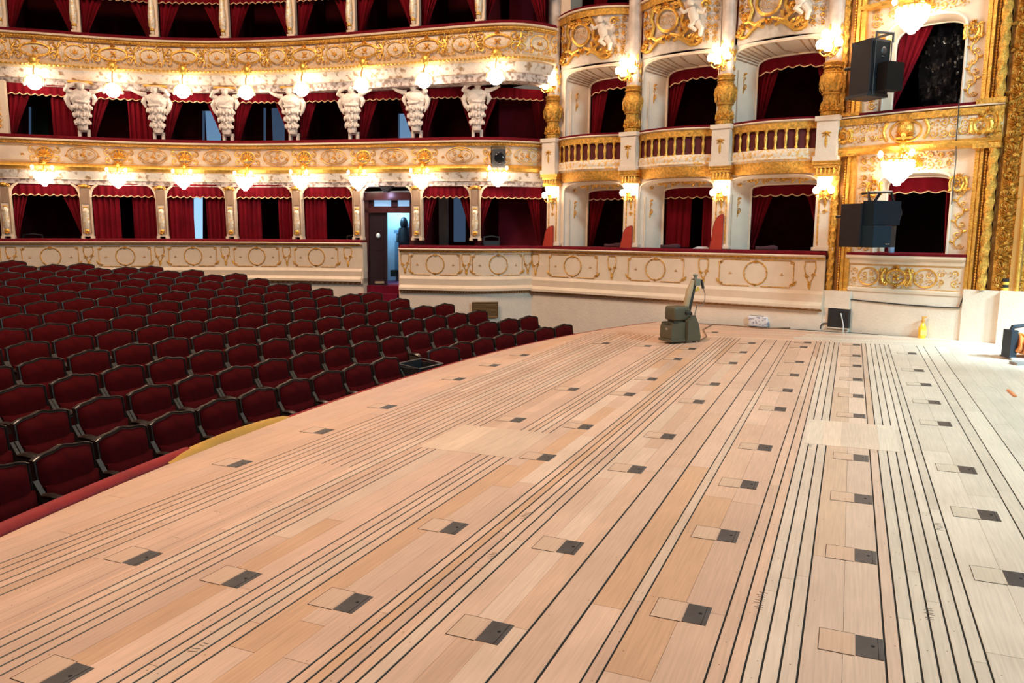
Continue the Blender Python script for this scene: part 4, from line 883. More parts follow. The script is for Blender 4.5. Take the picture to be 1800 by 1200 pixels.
part('gilded_band', sw([(-.1, 3.66), (.05, 3.66), (.03, 3.56), (-.1, 3.56)]), GOLDR, r, True); part('front_panel', sw([(-.1, 3.56), (.0, 3.56), (.03, 3.40), (.0, 3.20), (-.1, 3.20)]), CREAM, r, True); part('gilded_moulding', sw([(-.12, 3.20), (.02, 3.20), (.06, 3.15), (.02, 3.10), (-.04, 3.06), (-.12, 3.06)]), GOLD, r, True)
mb = MB(); m = lambda a, z, h: SM(a, .11 + .11 * max(0, sin(pi * (a + .1) / 2.62)) ** .8 + h, z)
mb.ball(m(1.18, 3.40, .0), (.14, .14, .15), 14, 8); o_palm(mb, m, 1.18, 3.28, .22, 11, h=.13, spread=pi); o_ring(mb, m, 1.18, 3.38, .24, .17, .02)
for s in (-1, 1): o_tube(mb, m, [(1.18 + s * (.28 + .06 * sin(q)), 3.24 + .3 * q / pi) for q in [pi * k / 8 for k in range(9)]], .03, 6)
o_field(mb, m, .30, .88, 3.24, 3.54, .15, .012, 21); o_field(mb, m, 1.50, 2.1, 3.24, 3.54, .15, .012, 22); o_cartouche(mb, m, .16, 3.38, .32, .30, .03); o_palm(mb, m, .10, 3.34, .16, 9, h=.08); o_cartouche(mb, m, 2.24, 3.38, .30, .32, .03)
part('gilded_ornament', mb, GOLD, r, True)
mb = MB(); mb.sweep([(.02, 5.42), (.12, 5.44), (.14, 5.50), (.02, 5.52)], bow_frames(SM, .30, 2.2, .0, .06)); o_field(mb, lambda a, z, h: SM(a, .03 + h, z), .45, 2.1, 5.54, 5.85, .16, .012, 31)
solo('stage_box_cornice', mb, GOLD, 'gold arched cornice over the upper stage box opening', 'cornice')
mb = MB(); mb.box(.36, 2.18, -.02, .20, 5.5, 6.6, lambda a, n, z: SM(a, -n, z)); struct('wall_stage_box_top', mb, CREAM, False)
for nm, zf, zc in (('lower', .5, 3.0), ('upper', 3.0, 5.5)):
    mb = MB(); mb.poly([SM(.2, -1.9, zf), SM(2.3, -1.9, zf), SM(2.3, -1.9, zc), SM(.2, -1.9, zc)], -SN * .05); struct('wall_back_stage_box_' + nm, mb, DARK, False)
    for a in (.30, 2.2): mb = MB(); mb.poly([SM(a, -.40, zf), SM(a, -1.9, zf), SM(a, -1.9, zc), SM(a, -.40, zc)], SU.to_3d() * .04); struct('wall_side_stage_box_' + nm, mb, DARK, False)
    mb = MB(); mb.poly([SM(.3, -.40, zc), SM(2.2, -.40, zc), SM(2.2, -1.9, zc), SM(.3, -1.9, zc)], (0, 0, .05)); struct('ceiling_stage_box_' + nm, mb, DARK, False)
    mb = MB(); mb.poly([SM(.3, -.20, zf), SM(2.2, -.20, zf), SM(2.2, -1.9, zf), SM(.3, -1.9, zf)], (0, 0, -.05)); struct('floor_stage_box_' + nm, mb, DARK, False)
g = 'crimson curtains of the stage box'
for lab, a0, a1t, a1b, z0, z1 in (('narrow crimson curtain at the right of the lower stage box', 1.90, 1.66, 1.72, 1.40, 2.72), ('narrow dark crimson curtain at the left of the lower stage box, behind the loudspeakers', .74, .90, .84, 1.40, 2.72), ('broad crimson curtain gathered left in the upper stage box, behind the black loudspeakers', .72, 1.28, .70, 3.76, 5.16)):
    mb = curtain_mesh(a0, a1t, a1b, 0, z1 - z0, .03, 4, 1.0, 4); solo_at('box_curtain', mb, CURT, SM(0, -.42, z0), SRZ, lab, 'curtain', g)
v, t = valance_meshes(.74, 1.90, 2.76 - 1.4, 2.44 - 1.4, 5); r = thing('box_valance', 'crimson valance with gold scalloped edge in the lower stage box', 'valance', SM(0, -.36, 1.4), SRZ); vc = part('valance_cloth', v, CURT, r); part('gold_braid', t, TRIM, vc)
# black plastic sheet in the upper stage box
mb = MB(); rnd = random.Random(5); rows = []
for j in range(27):
    rows.append([(1.02 + .9 * i / 26, .10 * sin(i * .9 + j * .4) * rnd.uniform(.4, 1) + .05 * rnd.uniform(-1, 1), 1.46 * j / 26) for i in range(27)])
mb.sheet(rows, (0, .01, 0)); solo_at('plastic_sheet', mb, mat('black_plastic', (.012, .012, .016), .16, bump=.6, bscale=14), SM(0, -.75, 3.74), SRZ, 'crumpled shiny black plastic sheet hanging in the upper stage box', 'plastic sheet')

# ------------------------------------------------------------------ gilded pilaster and proscenium jamb
def beads(mb, M, a, n, z0, z1, r, st):
    c = M(a, n, 0); N = int((z1 - z0) / st); mb.lathe([(r * max(.3, abs(sin(pi * k / 4))), z0 + st * k / 4) for k in range(4 * N + 1)], (c.x, c.y, 0), 8)
def rope(mb, M, a, n, z0, z1, r, pitch=.11):
    rows = []; N = int((z1 - z0) / .02)
    for k in range(N + 1):
        z = z0 + (z1 - z0) * k / N; rows.append([M(a + r * cos(q) * (1 + .16 * sin(3 * q + 2 * pi * z / pitch)), n + r * sin(q) * (1 + .16 * sin(3 * q + 2 * pi * z / pitch)), z) for q in [2 * pi * i / 12 for i in range(12)]])
    mb.grid(rows, cv=True)
def sbox(M, a0, a1, n0, n1, z0, z1): mb = MB(); mb.box(a0, a1, n0, n1, z0, z1, M); return mb
r = thing('gilded_pilaster', 'tall gold pilaster with roped moulding and beading, left of the stage box', 'pilaster', SM(.2, .1, .72), SRZ)
for z0, z1 in ((.72, 3.05), (3.78, 6.6)):
    mb = MB(); rope(mb, SM, .06, .10, z0, z1, .055, .2); part('roped_moulding', mb, GOLDR, r, True)
    mb = sbox(SM, .10, .24, -.10, .06, z0, z1); part('groove', mb, mat('brown_gold_groove', (.30, .13, .03), .5, .5, bump=.5), r, True)
    mb = MB(); beads(mb, SM, .20, .07, z0, z1, .020, .045); part('beading', mb, GOLD, r, True)
    mb = sbox(SM, .24, .29, -.1, .11, z0, z1); part('fillet', mb, GOLD, r, True); mb = sbox(SM, .29, .33, -.1, .08, z0, z1); part('fillet', mb, GOLD, r, True); mb = sbox(SM, .33, .38, -.1, .10, z0, z1); part('fillet', mb, GOLD, r, True)
mb = sbox(SM, -.04, .40, -.1, .16, 3.05, 3.10); mb.box(-.02, .38, -.1, .12, 3.10, 3.74, SM); mb.box(-.05, .40, -.1, .17, 3.72, 3.78, SM); part('frieze_block', mb, GOLDR, r, True)
r = thing('proscenium_jamb', 'massive gilded proscenium frame with beading and carved foliage, at the right edge', 'proscenium frame', SM(2.7, .1, .86), SRZ)
Z0 = .86
for z0, z1 in ((Z0, 3.05), (3.78, 6.6)):
    for a0, a1, n1 in ((2.17, 2.20, .06), (2.20, 2.235, .10), (2.235, 2.26, .08), (2.26, 2.295, .11)): part('fillet', sbox(SM, a0, a1, -.1, n1, z0, z1), GOLD, r, True)
    part('groove', sbox(SM, 2.295, 2.37, -.1, .06, z0, z1), mat('brown_gold_groove', (1, 1, 1)), r, True)
    mb = MB(); beads(mb, SM, 2.333, .075, z0, z1, .020, .045); part('beading', mb, GOLD, r, True)
    mb = MB(); rope(mb, SM, 2.435, .10, z0, z1, .065, .24); part('roped_moulding', mb, GOLDR, r, True)
mb = sbox(SM, 2.15, 2.53, -.1, .18, 3.04, 3.12); mb.box(2.17, 2.52, -.1, .13, 3.12, 3.72, SM); mb.box(2.15, 2.54, -.1, .19, 3.70, 3.78, SM); m = lambda a, z, h: SM(a, .13 + h, z); o_cartouche(mb, m, 2.34, 3.42, .30, .46, .03); part('frieze_block', mb, GOLDR, r, True)
part('recess', sbox(SM, 2.50, 2.56, -.2, .04, Z0, 6.6), mat('brown_gold_groove', (1, 1, 1)), r, True)
mb = sbox(SM, 2.56, 2.80, -.2, .06, Z0, 6.6); part('foliage_ground', mb, GOLDR, r, True)
mb = MB(); m = lambda a, z, h: SM(a, .06 + h, z); rnd = random.Random(9); z = Z0 + .08; k = 0
while z < 6.5:
    s = 1 if k % 2 else -1
    o_palm(mb, m, 2.68 + s * .03, z, .16, 9, pi / 2 + s * .5, pi * 1.0, h=.07); o_spiral(mb, m, 2.68 - s * .05, z + .13, .06, 1.2, 0, s, .018, 12)
    for j in range(4): o_leaf(mb, m, 2.68 + rnd.uniform(-.1, .1), z + rnd.uniform(0, .2), rnd.uniform(0, 6.28), .10, .028, .06)
    z += .22; k += 1
part('carved_foliage', mb, GOLDR, r, True)
part('plain_band', sbox(SM, 2.80, 2.87, -.2, .10, Z0, 6.6), mat('plain_gilding', (.80, .45, .14), .4, .5), r, True)
mb = MB(); mb.tube([SM(2.905, .10, Z0), SM(2.905, .10, 3.7), SM(2.905, .10, 6.6)], .035, 10); part('roll_moulding', mb, GOLD, r, True)
mb = sbox(SM, 2.94, 3.5, -.2, .06, Z0, 6.6); m = lambda a, z, h: SM(a, .06 + h, z); o_field(mb, m, 2.96, 3.4, Z0, 6.5, .2, .02, 41, .05); part('outer_carved_band', mb, GOLDR, r, True)

# base of the side wall
mb = MB(); mb.box(.0, 2.25, -.4, .10, -.06, .56, SM); struct('wall_base_right', mb, WHITE, False)
mb = MB(); mb.box(-.12, .46, -.4, .17, -.06, .72, SM); struct('wall_base_corner', mb, WHITE, False)
mb = MB(); mb.box(2.20, 2.72, -.4, .13, -.06, .86, SM); struct('wall_base_proscenium', mb, WHITE, False)
mb = MB(); mb.box(2.72, 3.9, -.4, .20, -.06, .87, SM); struct('wall_base_end', mb, WHITE, False)

# ------------------------------------------------------------------ lamps
def globe_lamp(loc, rz, label, drop):
    r = thing('globe_lamp', label, 'lamp', loc, rz, 'globe lamps under the upper balcony')
    mb = MB(); o_palm(mb, lambda a, b, h: V((a, -h, b)), 0, 0, .17, 9, h=.05, spread=pi * 1.7); mb.ball((0, -.03, 0), (.10, .05, .10), 10, 6); o_palm(mb, lambda a, b, h: V((a, -h, b)), 0, .02, .11, 7, -pi / 2, h=.07); part('gilded_rosette', mb, GOLD, r)
    mb = MB(); mb.tube([(0, -.02, -.06), (0, -.06, -.16), (0, -.10, -.22), (0, -.10, -drop + .1)], .014, 6)
    for s in (-1, 1): mb.tube([(0, -.10, -drop + .12), (s * .12, -.10, -drop + .14), (s * .19, -.10, -drop + .06), (s * .19, -.10, -drop - .06)], .010, 6)
    sm = part('gilded_stem', mb, GOLD, r)
    mb = MB(); mb.ball((0, -.10, -drop), .155, 16, 10); part('glass_globe', mb, LAMPG, sm)
    for s in (-1, 1): mb = MB(); mb.ball((s * .19, -.10, -drop - .05), .034, 10, 6); part('small_globe', mb, mat('opal_glass', (.85, .80, .72), .2), sm)
    return r
lamp2_y = [107, 117, 123, 124, 119, 111, 105, 94]; glob = [(69, 146), (203, 160), (323, 162), (436, 164), (536, 158), (641, 151), (748, 143), (872, 137)]
for i, (x, y) in enumerate(zip(LAMP2, lamp2_y)):
    d = T2.find(x, Z2 - .62); p, rz = stand(T2, d, .16, 0); p.z = zat(x, y, p); g = zat(*glob[i], p); globe_lamp(p, rz, 'white globe lamp on a gilded bracket under the upper balcony, %s' % NTH[i], p.z - g)
def crystal_lamp(loc, rz, label, k=1.0, group='crystal lamps under the middle balcony'):
    r = thing('crystal_lamp', label, 'lamp', loc, rz, group)
    f = lambda a, b, h: V((a * k, -h * k, b * k))
    mb = MB(); o_palm(mb, f, 0, .34, .14, 9, h=.05, spread=pi * 1.6); mb.ball(f(0, .34, .04), .05 * k); o_palm(mb, f, 0, .26, .10, 5, -pi / 2, h=.05); part('gilded_rosette', mb, GOLD, r)
    mb = MB(); mb.tube([f(0, .30, .04), f(0, .24, .13), f(0, .17, .17)], .014 * k, 6); mb.tube([f(.19 * cos(q), .14, .18 + .19 * sin(q)) for q in [2 * pi * j / 18 for j in range(18)]], .013 * k, 6, closed=True)
    for j in range(6): q = 2 * pi * j / 6; mb.tube([f(0, .15, .18), f(.12 * cos(q), .10, .18 + .12 * sin(q)), f(.21 * cos(q), .13, .18 + .21 * sin(q)), f(.22 * cos(q), .18, .18 + .22 * sin(q))], .009 * k, 5)
    gc = part('gilded_crown', mb, GOLD, r)
    mb = MB()
    for j in range(7):
        rr = (.18, .18, .17, .15, .115, .07, .03)[j]; n = max(3, int(14 * rr / .17))
        for i in range(n): q = 2 * pi * (i + .5 * (j % 2)) / n; mb.ball(f(rr * cos(q), .11 - .045 * j, .18 + rr * sin(q)), (.024 * k, .024 * k, .030 * k), 6, 4)
    mb.lathe([(.165 * k, .10 * k), (.165 * k, .02 * k), (.14 * k, -.06 * k), (.095 * k, -.12 * k), (.04 * k, -.16 * k), (.012 * k, -.19 * k)], tuple(f(0, 0, .18)), 14); part('crystal_bowl', mb, CRYST, r)
    for j in range(3): q = 2 * pi * j / 3 + .5; mb = MB(); mb.ball(f(.22 * cos(q), .215, .18 + .22 * sin(q)), (.034 * k, .034 * k, .046 * k), 8, 6); part('candle_bulb', mb, LAMPG, gc)
    return r
cl = [(80, 312), (209, 316), (327, 318), (437, 321), (536, 319), (637, 320), (745, 317), (873, 313)]
for i, (x, y) in enumerate(cl): d = T1.find(x, Z1 - .7); p, rz = stand(T1, d, .06, 0); p.z = zat(x, y, p + T1.nrm(d) * .18); crystal_lamp(p, rz, 'glowing crystal lamp with gilded crown under the middle balcony, %s' % NTH[i], .98)
for x, y, nm in ((1592, 303, 'lower'), (1615, 40, 'upper')):
    p = plane(x, y, SA, SB); a = (p.xy - SA).dot(SU); crystal_lamp(SM(a, .10 if nm == 'upper' else .18, p.z), SRZ, 'glowing crystal lamp hanging before the %s stage box opening' % nm, 1.25, 'stage box crystal lamps')
def sconce(loc, rz, label, n, k, group):
    r = thing('wall_sconce', label, 'lamp', loc, rz, group); f = lambda a, b, h: V((a * k, -h * k, b * k))
    mb = MB(); o_palm(mb, f, 0, -.06, .16, 7, h=.04); o_palm(mb, f, 0, -.06, .14, 5, -pi / 2, h=.04); mb.ball(f(0, -.06, .03), .05 * k); part('gilded_backplate', mb, GOLD, r)
    pos = [(0, .06, .16), (-.12, .0, .13), (.12, .0, .13), (-.07, .14, .08), (.07, .14, .08), (0, -.06, .19)][:n]
    mb = MB()
    for a, b, h in pos: mb.tube([f(0, -.08, .04), f(a * .6, -.14, h * .8), f(a, b - .10, h), f(a, b - .05, h)], .010 * k, 5); mb.lathe([(.01, -.05 * k), (.04 * k, -.03 * k), (.045 * k, -.02 * k)], tuple(f(a, b - .03, h)), 8)
    ga = part('gilded_arms', mb, GOLD, r)
    for a, b, h in pos: mb = MB(); mb.ball(f(a, b + .01, h), (.056 * k, .056 * k, .066 * k), 12, 8); part('glass_shade', mb, LAMPG, ga)
    return r
up_s = [(975, 152), (1110, 130), (1272, 108), (1462, 86)]; lo_s = [(973, 346), (1110, 342), (1270, 342), (1456, 338)]
for i in range(4):
    p = plane(*up_s[i], BA, BB); a = (p.xy - BA).dot(BU); sconce(BM(a + .05, .20, p.z), BRZ, 'bright cluster of white globes above the gilded vase column %s' % CN[i], 6, 1.25, 'upper sconces of the right wall')
    p = plane(*lo_s[i], BA, BB); a = (p.xy - BA).dot(BU); sconce(BM(i * WB + .10 - (.04 if i == 3 else 0), .09, p.z + .02), BRZ, 'bright white wall sconce on the lower pilaster %s' % CN[i], 4, 1.05, 'lower sconces of the right wall')

# ------------------------------------------------------------------ open door to the blue-lit corridor
da, db = T1.find(636, 1.6), T1.find(742, 1.6); na = T1.nrm((da + db) / 2); DA = (T1.at(da).to_3d() - na * .30).xy; DB = (T1.at(db).to_3d() - na * .30).xy
DN = V((DB.y - DA.y, DA.x - DB.x, 0)).normalized(); DN = DN if DN.dot(na) > 0 else -DN
dq = lambda x, y, n=0: plane(x, y, DA, DB) + DN * n
MAHO = mat('dark_mahogany', (.055, .012, .012), .35, var=.3, vscale=6)
def dpoly(mb, x0, x1, y0, y1, n0, n1): mb.poly([dq(x0, y0, n0), dq(x1, y0, n0), dq(x1, y1, n0), dq(x0, y1, n0)], DN * (n1 - n0))
c = dq(680, 500)
r = thing('door_1', 'dark mahogany double door standing open on a blue-lit corridor, between the parapets', 'door', (c.x, c.y, c.z)); r['kind'] = 'structure'
mb = MB(); dpoly(mb, 634, 650, 340, 504, -.1, .08); dpoly(mb, 722, 745, 340, 504, -.1, .08); dpoly(mb, 634, 745, 366, 374, -.1, .08); dpoly(mb, 634, 745, 338, 350, -.1, .10); dpoly(mb, 650, 657, 350, 366, -.1, .02); dpoly(mb, 688, 699, 350, 366, -.1, .02); dpoly(mb, 657, 745, 362.5, 366, -.1, .02); dpoly(mb, 640, 745, 352, 348, -.1, .14); part('door_frame', mb, MAHO, r, True, False)
mb = MB(); dpoly(mb, 657, 688, 350, 363, -.06, -.03); dpoly(mb, 699, 730, 350, 363, -.06, -.03); part('transom_pane', mb, mat('lit_transom', (.4, .6, .8), .3, emit=(.35, .62, .95), estr=.75), r, True, False)
mb = MB(); dpoly(mb, 650, 680, 374, 503, -.04, .02); dpoly(mb, 656, 675, 382, 440, .02, .03); dpoly(mb, 656, 675, 450, 495, .02, .03); lf = part('door_leaf', mb, mat('black_mahogany', (.022, .010, .014), .35), r, True, False)
mb = MB(); p = dq(666, 414, .04); mb.ball(p, (.05, .05, .06), 12, 8); part('round_sign', mb, mat('pale_sign', (.75, .9, .95), .5), r, True, sub=lf)
mb = MB(); p = dq(674, 496, .03); dpoly(mb, 660, 676, 494, 498, .02, .035); part('kick_plate', mb, mat('brass', (.6, .5, .35), .4, .6), r, True, False, lf)
mb = MB(); P = [dq(x, y, .20) for x, y in ((676, 328), (699, 328), (690, 339), (684, 339))]; mb.poly(P, DN * .15); solo('door_lamp', mb, BLACK, 'small black lamp above the open mahogany door', 'lamp', smooth=False)
l = bpy.data.lights.new('door_lamp_light', 'POINT'); l.energy = 5; l.color = (.75, .62, 1.0); l.shadow_soft_size = .05; o = bpy.data.objects.new('door_lamp_light', l); COL.objects.link(o); o.location = dq(683, 343, .34)
CW = mat('corridor_plaster', (.62, .72, .78), .6)
mb = MB(); a0, a1 = dq(630, 500, -1.25), dq(760, 500, -1.25)
mb.poly([a0, a1, a1 + V((0, 0, 2.1)), a0 + V((0, 0, 2.1))], -DN * .05); struct('wall_corridor', mb, CW, False)
mb = MB(); mb.poly([dq(640, 500, -.1), dq(745, 500, -.1), a1 + V((0, 0, .02)), a0 + V((0, 0, .02))], (0, 0, -.06)); struct('floor_corridor', mb, mat('purple_carpet', (.18, .05, .12), .9), False)
mb = MB(); t = V((0, 0, 2.1)); mb.poly([dq(630, 500, -.1) + t, dq(760, 500, -.1) + t, a1 + t, a0 + t], (0, 0, .05)); struct('ceiling_corridor', mb, CW, False)
mb = MB(); dpoly(mb, 662, 692, 425, 490, -1.22, -1.16); dpoly(mb, 662, 692, 404, 410, -1.22, -1.10); dpoly(mb, 666, 676, 432, 482, -1.16, -1.14); dpoly(mb, 679, 688, 432, 482, -1.16, -1.14); solo('corridor_cabinet', mb, mat('pale_blue_panel', (.22, .34, .44), .5), 'pale blue cabinet in the corridor beyond the open door', 'cabinet', smooth=False)
mb = MB(); p = dq(681, 392, -1.08); mb.ball((p.x, p.y, p.z), (.10, .10, .16), 12, 8); mb.tube([p + V((0, 0, -.1)), p + V((0, 0, -.45))], [.12, .20], 10); solo('dark_coat', mb, BLACK, 'dark coat on a hook in the corridor beyond the open door', 'coat')
mb = MB(); dpoly(mb, 660, 670, 478, 490, -1.1, -.95); solo('corridor_box', mb, mat('dark_green_box', (.05, .06, .03), .7), 'small dark box on the corridor floor beyond the open door', 'box', smooth=False)
area('corridor_light', dq(664, 500, -.75) + V((0, 0, 1.98)), dq(680, 500, -1.1) + V((0, 0, .8)), .4, 26, (.30, .66, 1.0))
# red carpeted steps down from the door
mb = MB()
for k in range(4): z1 = c.z - .02 - .17 * k; mb.poly([dq(640, 500, .02 + .28 * k) * 1, dq(708, 500, .02 + .28 * k), dq(708, 500, .30 + .28 * k), dq(640, 500, .30 + .28 * k)], (0, 0, 0)) if False else mb.poly([V((q.x, q.y, z1)) for q in (dq(640, 500, -.1 + .22 * k), dq(707, 500, -.1 + .22 * k), dq(707, 500, .14 + .22 * k), dq(640, 500, .14 + .22 * k))], (0, 0, -.9))
solo('door_steps', mb, mat('red_carpet', (.14, .006, .02), .95, var=.2), 'red carpeted steps leading down from the open door to the stalls', 'steps', smooth=False)

# ------------------------------------------------------------------ stalls floor and seats
XC, RC = 6.45, 23.0
def row_at(i):                                   # crown distance, seat-top level and scale of a seat row
    q = 1 - .085 * max(i, 0) / 13; return (5.83 + .925 * i) * q, HC - (HC - .078 * i) * q, q
mb = MB(); mb.sheet([[(x, row_at(i)[0] - (x - XC) ** 2 / (2 * (RC + .925 * i)), row_at(i)[1] - .953) for x in [-9 + .65 * k for k in range(41)]] for i in range(-2, 19)], (0, 0, -.1)); struct('floor_stalls', mb, mat('stalls_carpet', (.05, .006, .010), .95))
mb = MB(); fr = along_edge(-4, 15.2, -.02, 60); mb.sweep([(0, -.02), (0, -1.1), (-.06, -1.1), (-.06, -.02)], fr); struct('wall_stage_front', mb, mat('stage_front_maroon', (.08, .01, .012), .7))
S0 = {}
def build_seat(loc, rz, label):
    r = thing('theatre_seat', label, 'theatre seat', loc, rz, 'red plush seats of the stalls')
    lean = lambda x, y, z: (x, y + .13 * (z - .40), z)
    top = lambda x: .885 + .050 * (1 - (x / .28) ** 2) + .010 * cos(x / .28 * 2.5 * pi) * (1 - abs(x) / .3)
    mb = MB(); xs = [-.272 + .544 * k / 16 for k in range(17)]; o = [(x, top(x)) for x in xs] + [(.272, .40), (-.272, .40)]
    mb.poly([lean(x, .03, z) for x, z in o], V((0, .05, 0))); fr = [lean(x, .03, z) for x, z in [(-.270, .42)] + [(x, top(x)) for x in xs] + [(.270, .42)]]; mb.tube(fr, .011, 6); cf = part('carved_frame', mb, WOODD, r)
    mb = MB(); rows = []
    for j in range(9):
        v = j / 8; row = []
        for k in range(17):
            x = -.256 + .512 * k / 16; z = .42 + (top(x) - .018 - .42) * v; e = min(1, 6 * min(v, 1 - v) + .0) ** .5 * min(1, 6 * min(k / 16, 1 - k / 16)) ** .5; row.append(lean(x, .026 - .055 * e, z))
        rows.append(row)
    mb.sheet(rows, (0, .02, 0)); part('backrest', mb, SEATM, r)
    mb = MB(); rows = []
    for j in range(9):
        v = j / 8; row = []
        for k in range(13):
            x = -.25 + .50 * k / 12; e = min(1, 6 * min(v, 1 - v)) ** .5 * min(1, 6 * min(k / 12, 1 - k / 12)) ** .5; row.append((x, .015 - .045 * e - .05 * (1 - v), .30 + .38 * v))
        rows.append(row)
    mb.sheet(rows, (0, .05, 0)); part('folded_seat', mb, SEATM, r)
    for s in (-1, 1):
        mb = MB(); P = [(-.06, .0), (.07, .0), (.05, .30), (.10, .60), (.12, .72), (.06, .74), (-.02, .62), (-.16, .60), (-.20, .57), (-.17, .54), (-.05, .52), (-.03, .30)]
        mb.poly([(s * .290 - .016, y, z) for y, z in P], (.032, 0, 0)); sd = part('seat_standard', mb, GREYW, r)
        mb = MB(); mb.tube([(s * .29, .0, .625), (s * .29, -.08, .632), (s * .29, -.17, .622), (s * .29, -.205, .59)], [.02, .026, .026, .018], 6); part('armrest', mb, WOODD, sd)
    return r
ENDS = [(998, 570), (936, 555), (847, 547), (787, 534), (707, 525), (659, 514), (572, 505), (533, 496), (458, 488), (418, 478), (342, 471), (270, 466), (147, 458), (25, 453)]
seats = 0
for i, (ex, ey) in enumerate(ENDS):
    yc, zt, q = row_at(i); fy = lambda x: yc - (x - XC) ** 2 / (2 * (RC + .925 * i))
    x = 16.5
    while proj((x, fy(x), zt))[0] > ex: x -= .02
    pitch = .592 if i == 0 else max(.605, .625 * q); k = 0
    while True:
        y = fy(x); px = proj((x, y, zt))[0]
        if px < -45 or k > 24: break
        lab = 'red plush theatre seat, %s row from the stage, %s from its wall end' % (ORD[i], ORD[k])
        if not (i == 0 and k in (6, 7)):
            rz = math.atan(-(x - XC) / RC); loc = V((x, y, zt - .95))
            if 's' not in S0: S0['s'] = build_seat(loc, rz, lab)
            else: dup(S0['s'], loc, rz, lab)
            seats += 1
        elif k == 6:
            o = dup(S0['s'], V((x - .02, y - .10, zt - .95)), -.5, 'red theatre seat twisted out of line in the front row beside the black case'); o['label'] = 'red theatre seat twisted out of line in the front row beside the black case'
        else:
            r = thing('equipment_case', 'open black case standing in the front row gap beside the twisted seat', 'case', (x, y - .05, zt - .95), -.15)
            mb = MB()
            mb.box(-.27, .27, -.2, .2, 0, .06); mb.box(-.27, -.25, -.2, .2, .06, .76); mb.box(.25, .27, -.2, .2, .06, .76); mb.box(-.25, .25, .18, .2, .06, .80); mb.box(-.25, .25, -.2, -.18, .06, .70); part('case_body', mb, BLACK, r, smooth=False)
            mb = MB(); mb.tube([(-.27, -.2, .765), (.27, -.2, .765), (.27, .2, .80), (-.27, .2, .80)], .010, 6, closed=True); part('metal_rim', mb, mat('case_rim', (.25, .24, .24), .35, .8), r)
        x -= pitch * cos(math.atan((x - XC) / RC)); k += 1
print('seats', seats)

# ------------------------------------------------------------------ things on the stage
CRZ = math.atan2(RT.y, RT.x)
def sander():
    r = thing('floor_sander', 'olive grey drum floor sander with tall handle standing on the bare stage boards', 'floor sander', stage(1194, 601), CRZ + .45)
    OL = mat('olive_hammer_paint', (.105, .092, .055), .42, .2, bump=.3, bscale=50); DK = mat('dark_metal', (.03, .028, .025), .5, .3)
    mb = MB(); P = [(-.30, .05), (-.315, .12), (-.31, .26), (-.28, .325), (-.20, .345), (.02, .345), (.02, .05)]
    mb.poly([(a, -.17, z) for a, z in P], (0, .34, 0)); mb.box(-.33, .05, -.185, .185, .035, .075); dh = part('drum_housing', mb, OL, r)
    mb = MB(); mb.box(-.295, -.18, -.178, -.170, .335, .355); mb.tube([(-.31, -.12, .33), (-.33, -.05, .345), (-.33, .05, .345), (-.31, .12, .33)], .012, 6); part('front_handle', mb, DK, dh)
    mb = MB(); mb.box(-.312, -.310, -.05, .01, .22, .25); part('maker_plate', mb, mat('bright_metal', (.8, .8, .8), .25, .8), dh)
    mb = MB(); P = [(.0, .03), (.30, .03), (.31, .10), (.26, .30), (.19, .42), (.08, .44), (.0, .36)]
    mb.poly([(a, -.215, z) for a, z in P], (0, .055, 0)); mb.poly([(a * .92 + .01, -.225, z * .9 + .02) for a, z in P], (0, .012, 0)); part('belt_guard', mb, OL, r)
    mb = MB(); mb.box(.0, .24, -.16, .17, .06, .38); mb.box(.10, .26, -.12, .12, .38, .44); part('chassis', mb, OL, r)
    mb = MB(); mb.rbox(-.25, .10, -.15, .15, .37, .60, 0); mb.box(-.20, .06, -.10, .10, .345, .40)
    for k in range(5): mb.box(-.24 + .015, .09, -.153 + k * .0, -.149, .42 + .03 * k, .432 + .03 * k)
    part('motor', mb, OL, r)
    mb = MB(); mb.tube([(.06, -.12, .47), (.10, -.14, .50), (.16, -.10, .47)], .03, 8); mb.ball((.02, -.17, .50), .035); part('motor_terminal', mb, DK, r)
    col = lambda t: V((.14 + .17 * t, 0, .40 + .62 * t))
    mb = MB(); mb.tube([col(0), col(.25), col(.5), col(.8), col(1)], [.06, .052, .048, .044, .046], 10); part('handle_column', mb, DK, r)
    mb = MB(); mb.tube([col(.05) + V((-.05, 0, .02)), col(.3) + V((-.07, 0, 0)), col(.7) + V((-.075, 0, 0)), col(.98) + V((-.045, 0, 0))], [.03, .055, .06, .035], 10); part('dust_tube', mb, mat('beige_cloth', (.46, .33, .19), .8), r)
    mb = MB(); mb.box(.27, .38, -.07, .07, .92, 1.03); mb.tube([(.31, 0, 1.0), (.31, 0, 1.08)], .03, 8); mb.ball((.31, 0, 1.09), (.05, .05, .022)); part('control_head', mb, mat('grey_green_metal', (.20, .20, .15), .5), r)
    mb = MB(); mb.tube([(.30, -.02, .84), (.345, -.06, .86), (.33, -.05, .90)], .022, 6); part('yellow_clip', mb, mat('yellow_band', (.75, .55, .08), .5), r)
    mb = MB(); mb.tube([(.38, 0, 1.0), (.44, 0, 1.0), (.47, 0, .96), (.50, 0, .87)], [.016, .022, .024, .026], 8); mb.tube([(.43, -.05, 1.0), (.43, .05, 1.0)], .018, 6); part('grip_lever', mb, BLACK, r)
    mb = MB(); mb.tube([(.50, 0, .88), (.55, 0, .78), (.57, .02, .68), (.53, .03, .60), (.45, .02, .58), (.38, .0, .60), (.35, .02, .45), (.35, .05, .25), (.37, .08, .06), (.42, .12, .014), (.5, .2, .012), (.62, .25, .012)], .009, 6); part('power_cable', mb, mat('grey_cable', (.30, .22, .17), .6), r)
    r.scale = (.9, .9, 1)
    for s in (-1, 1): mb = MB(); mb.lathe([(.045, -.02), (.055, -.012), (.055, .012), (.045, .02)], (0, 0, 0), 14); mb.v = [(.24 + x, s * .12 + z, .055 + y) for x, y, z in mb.v]; part('wheel', mb, BLACK, r)
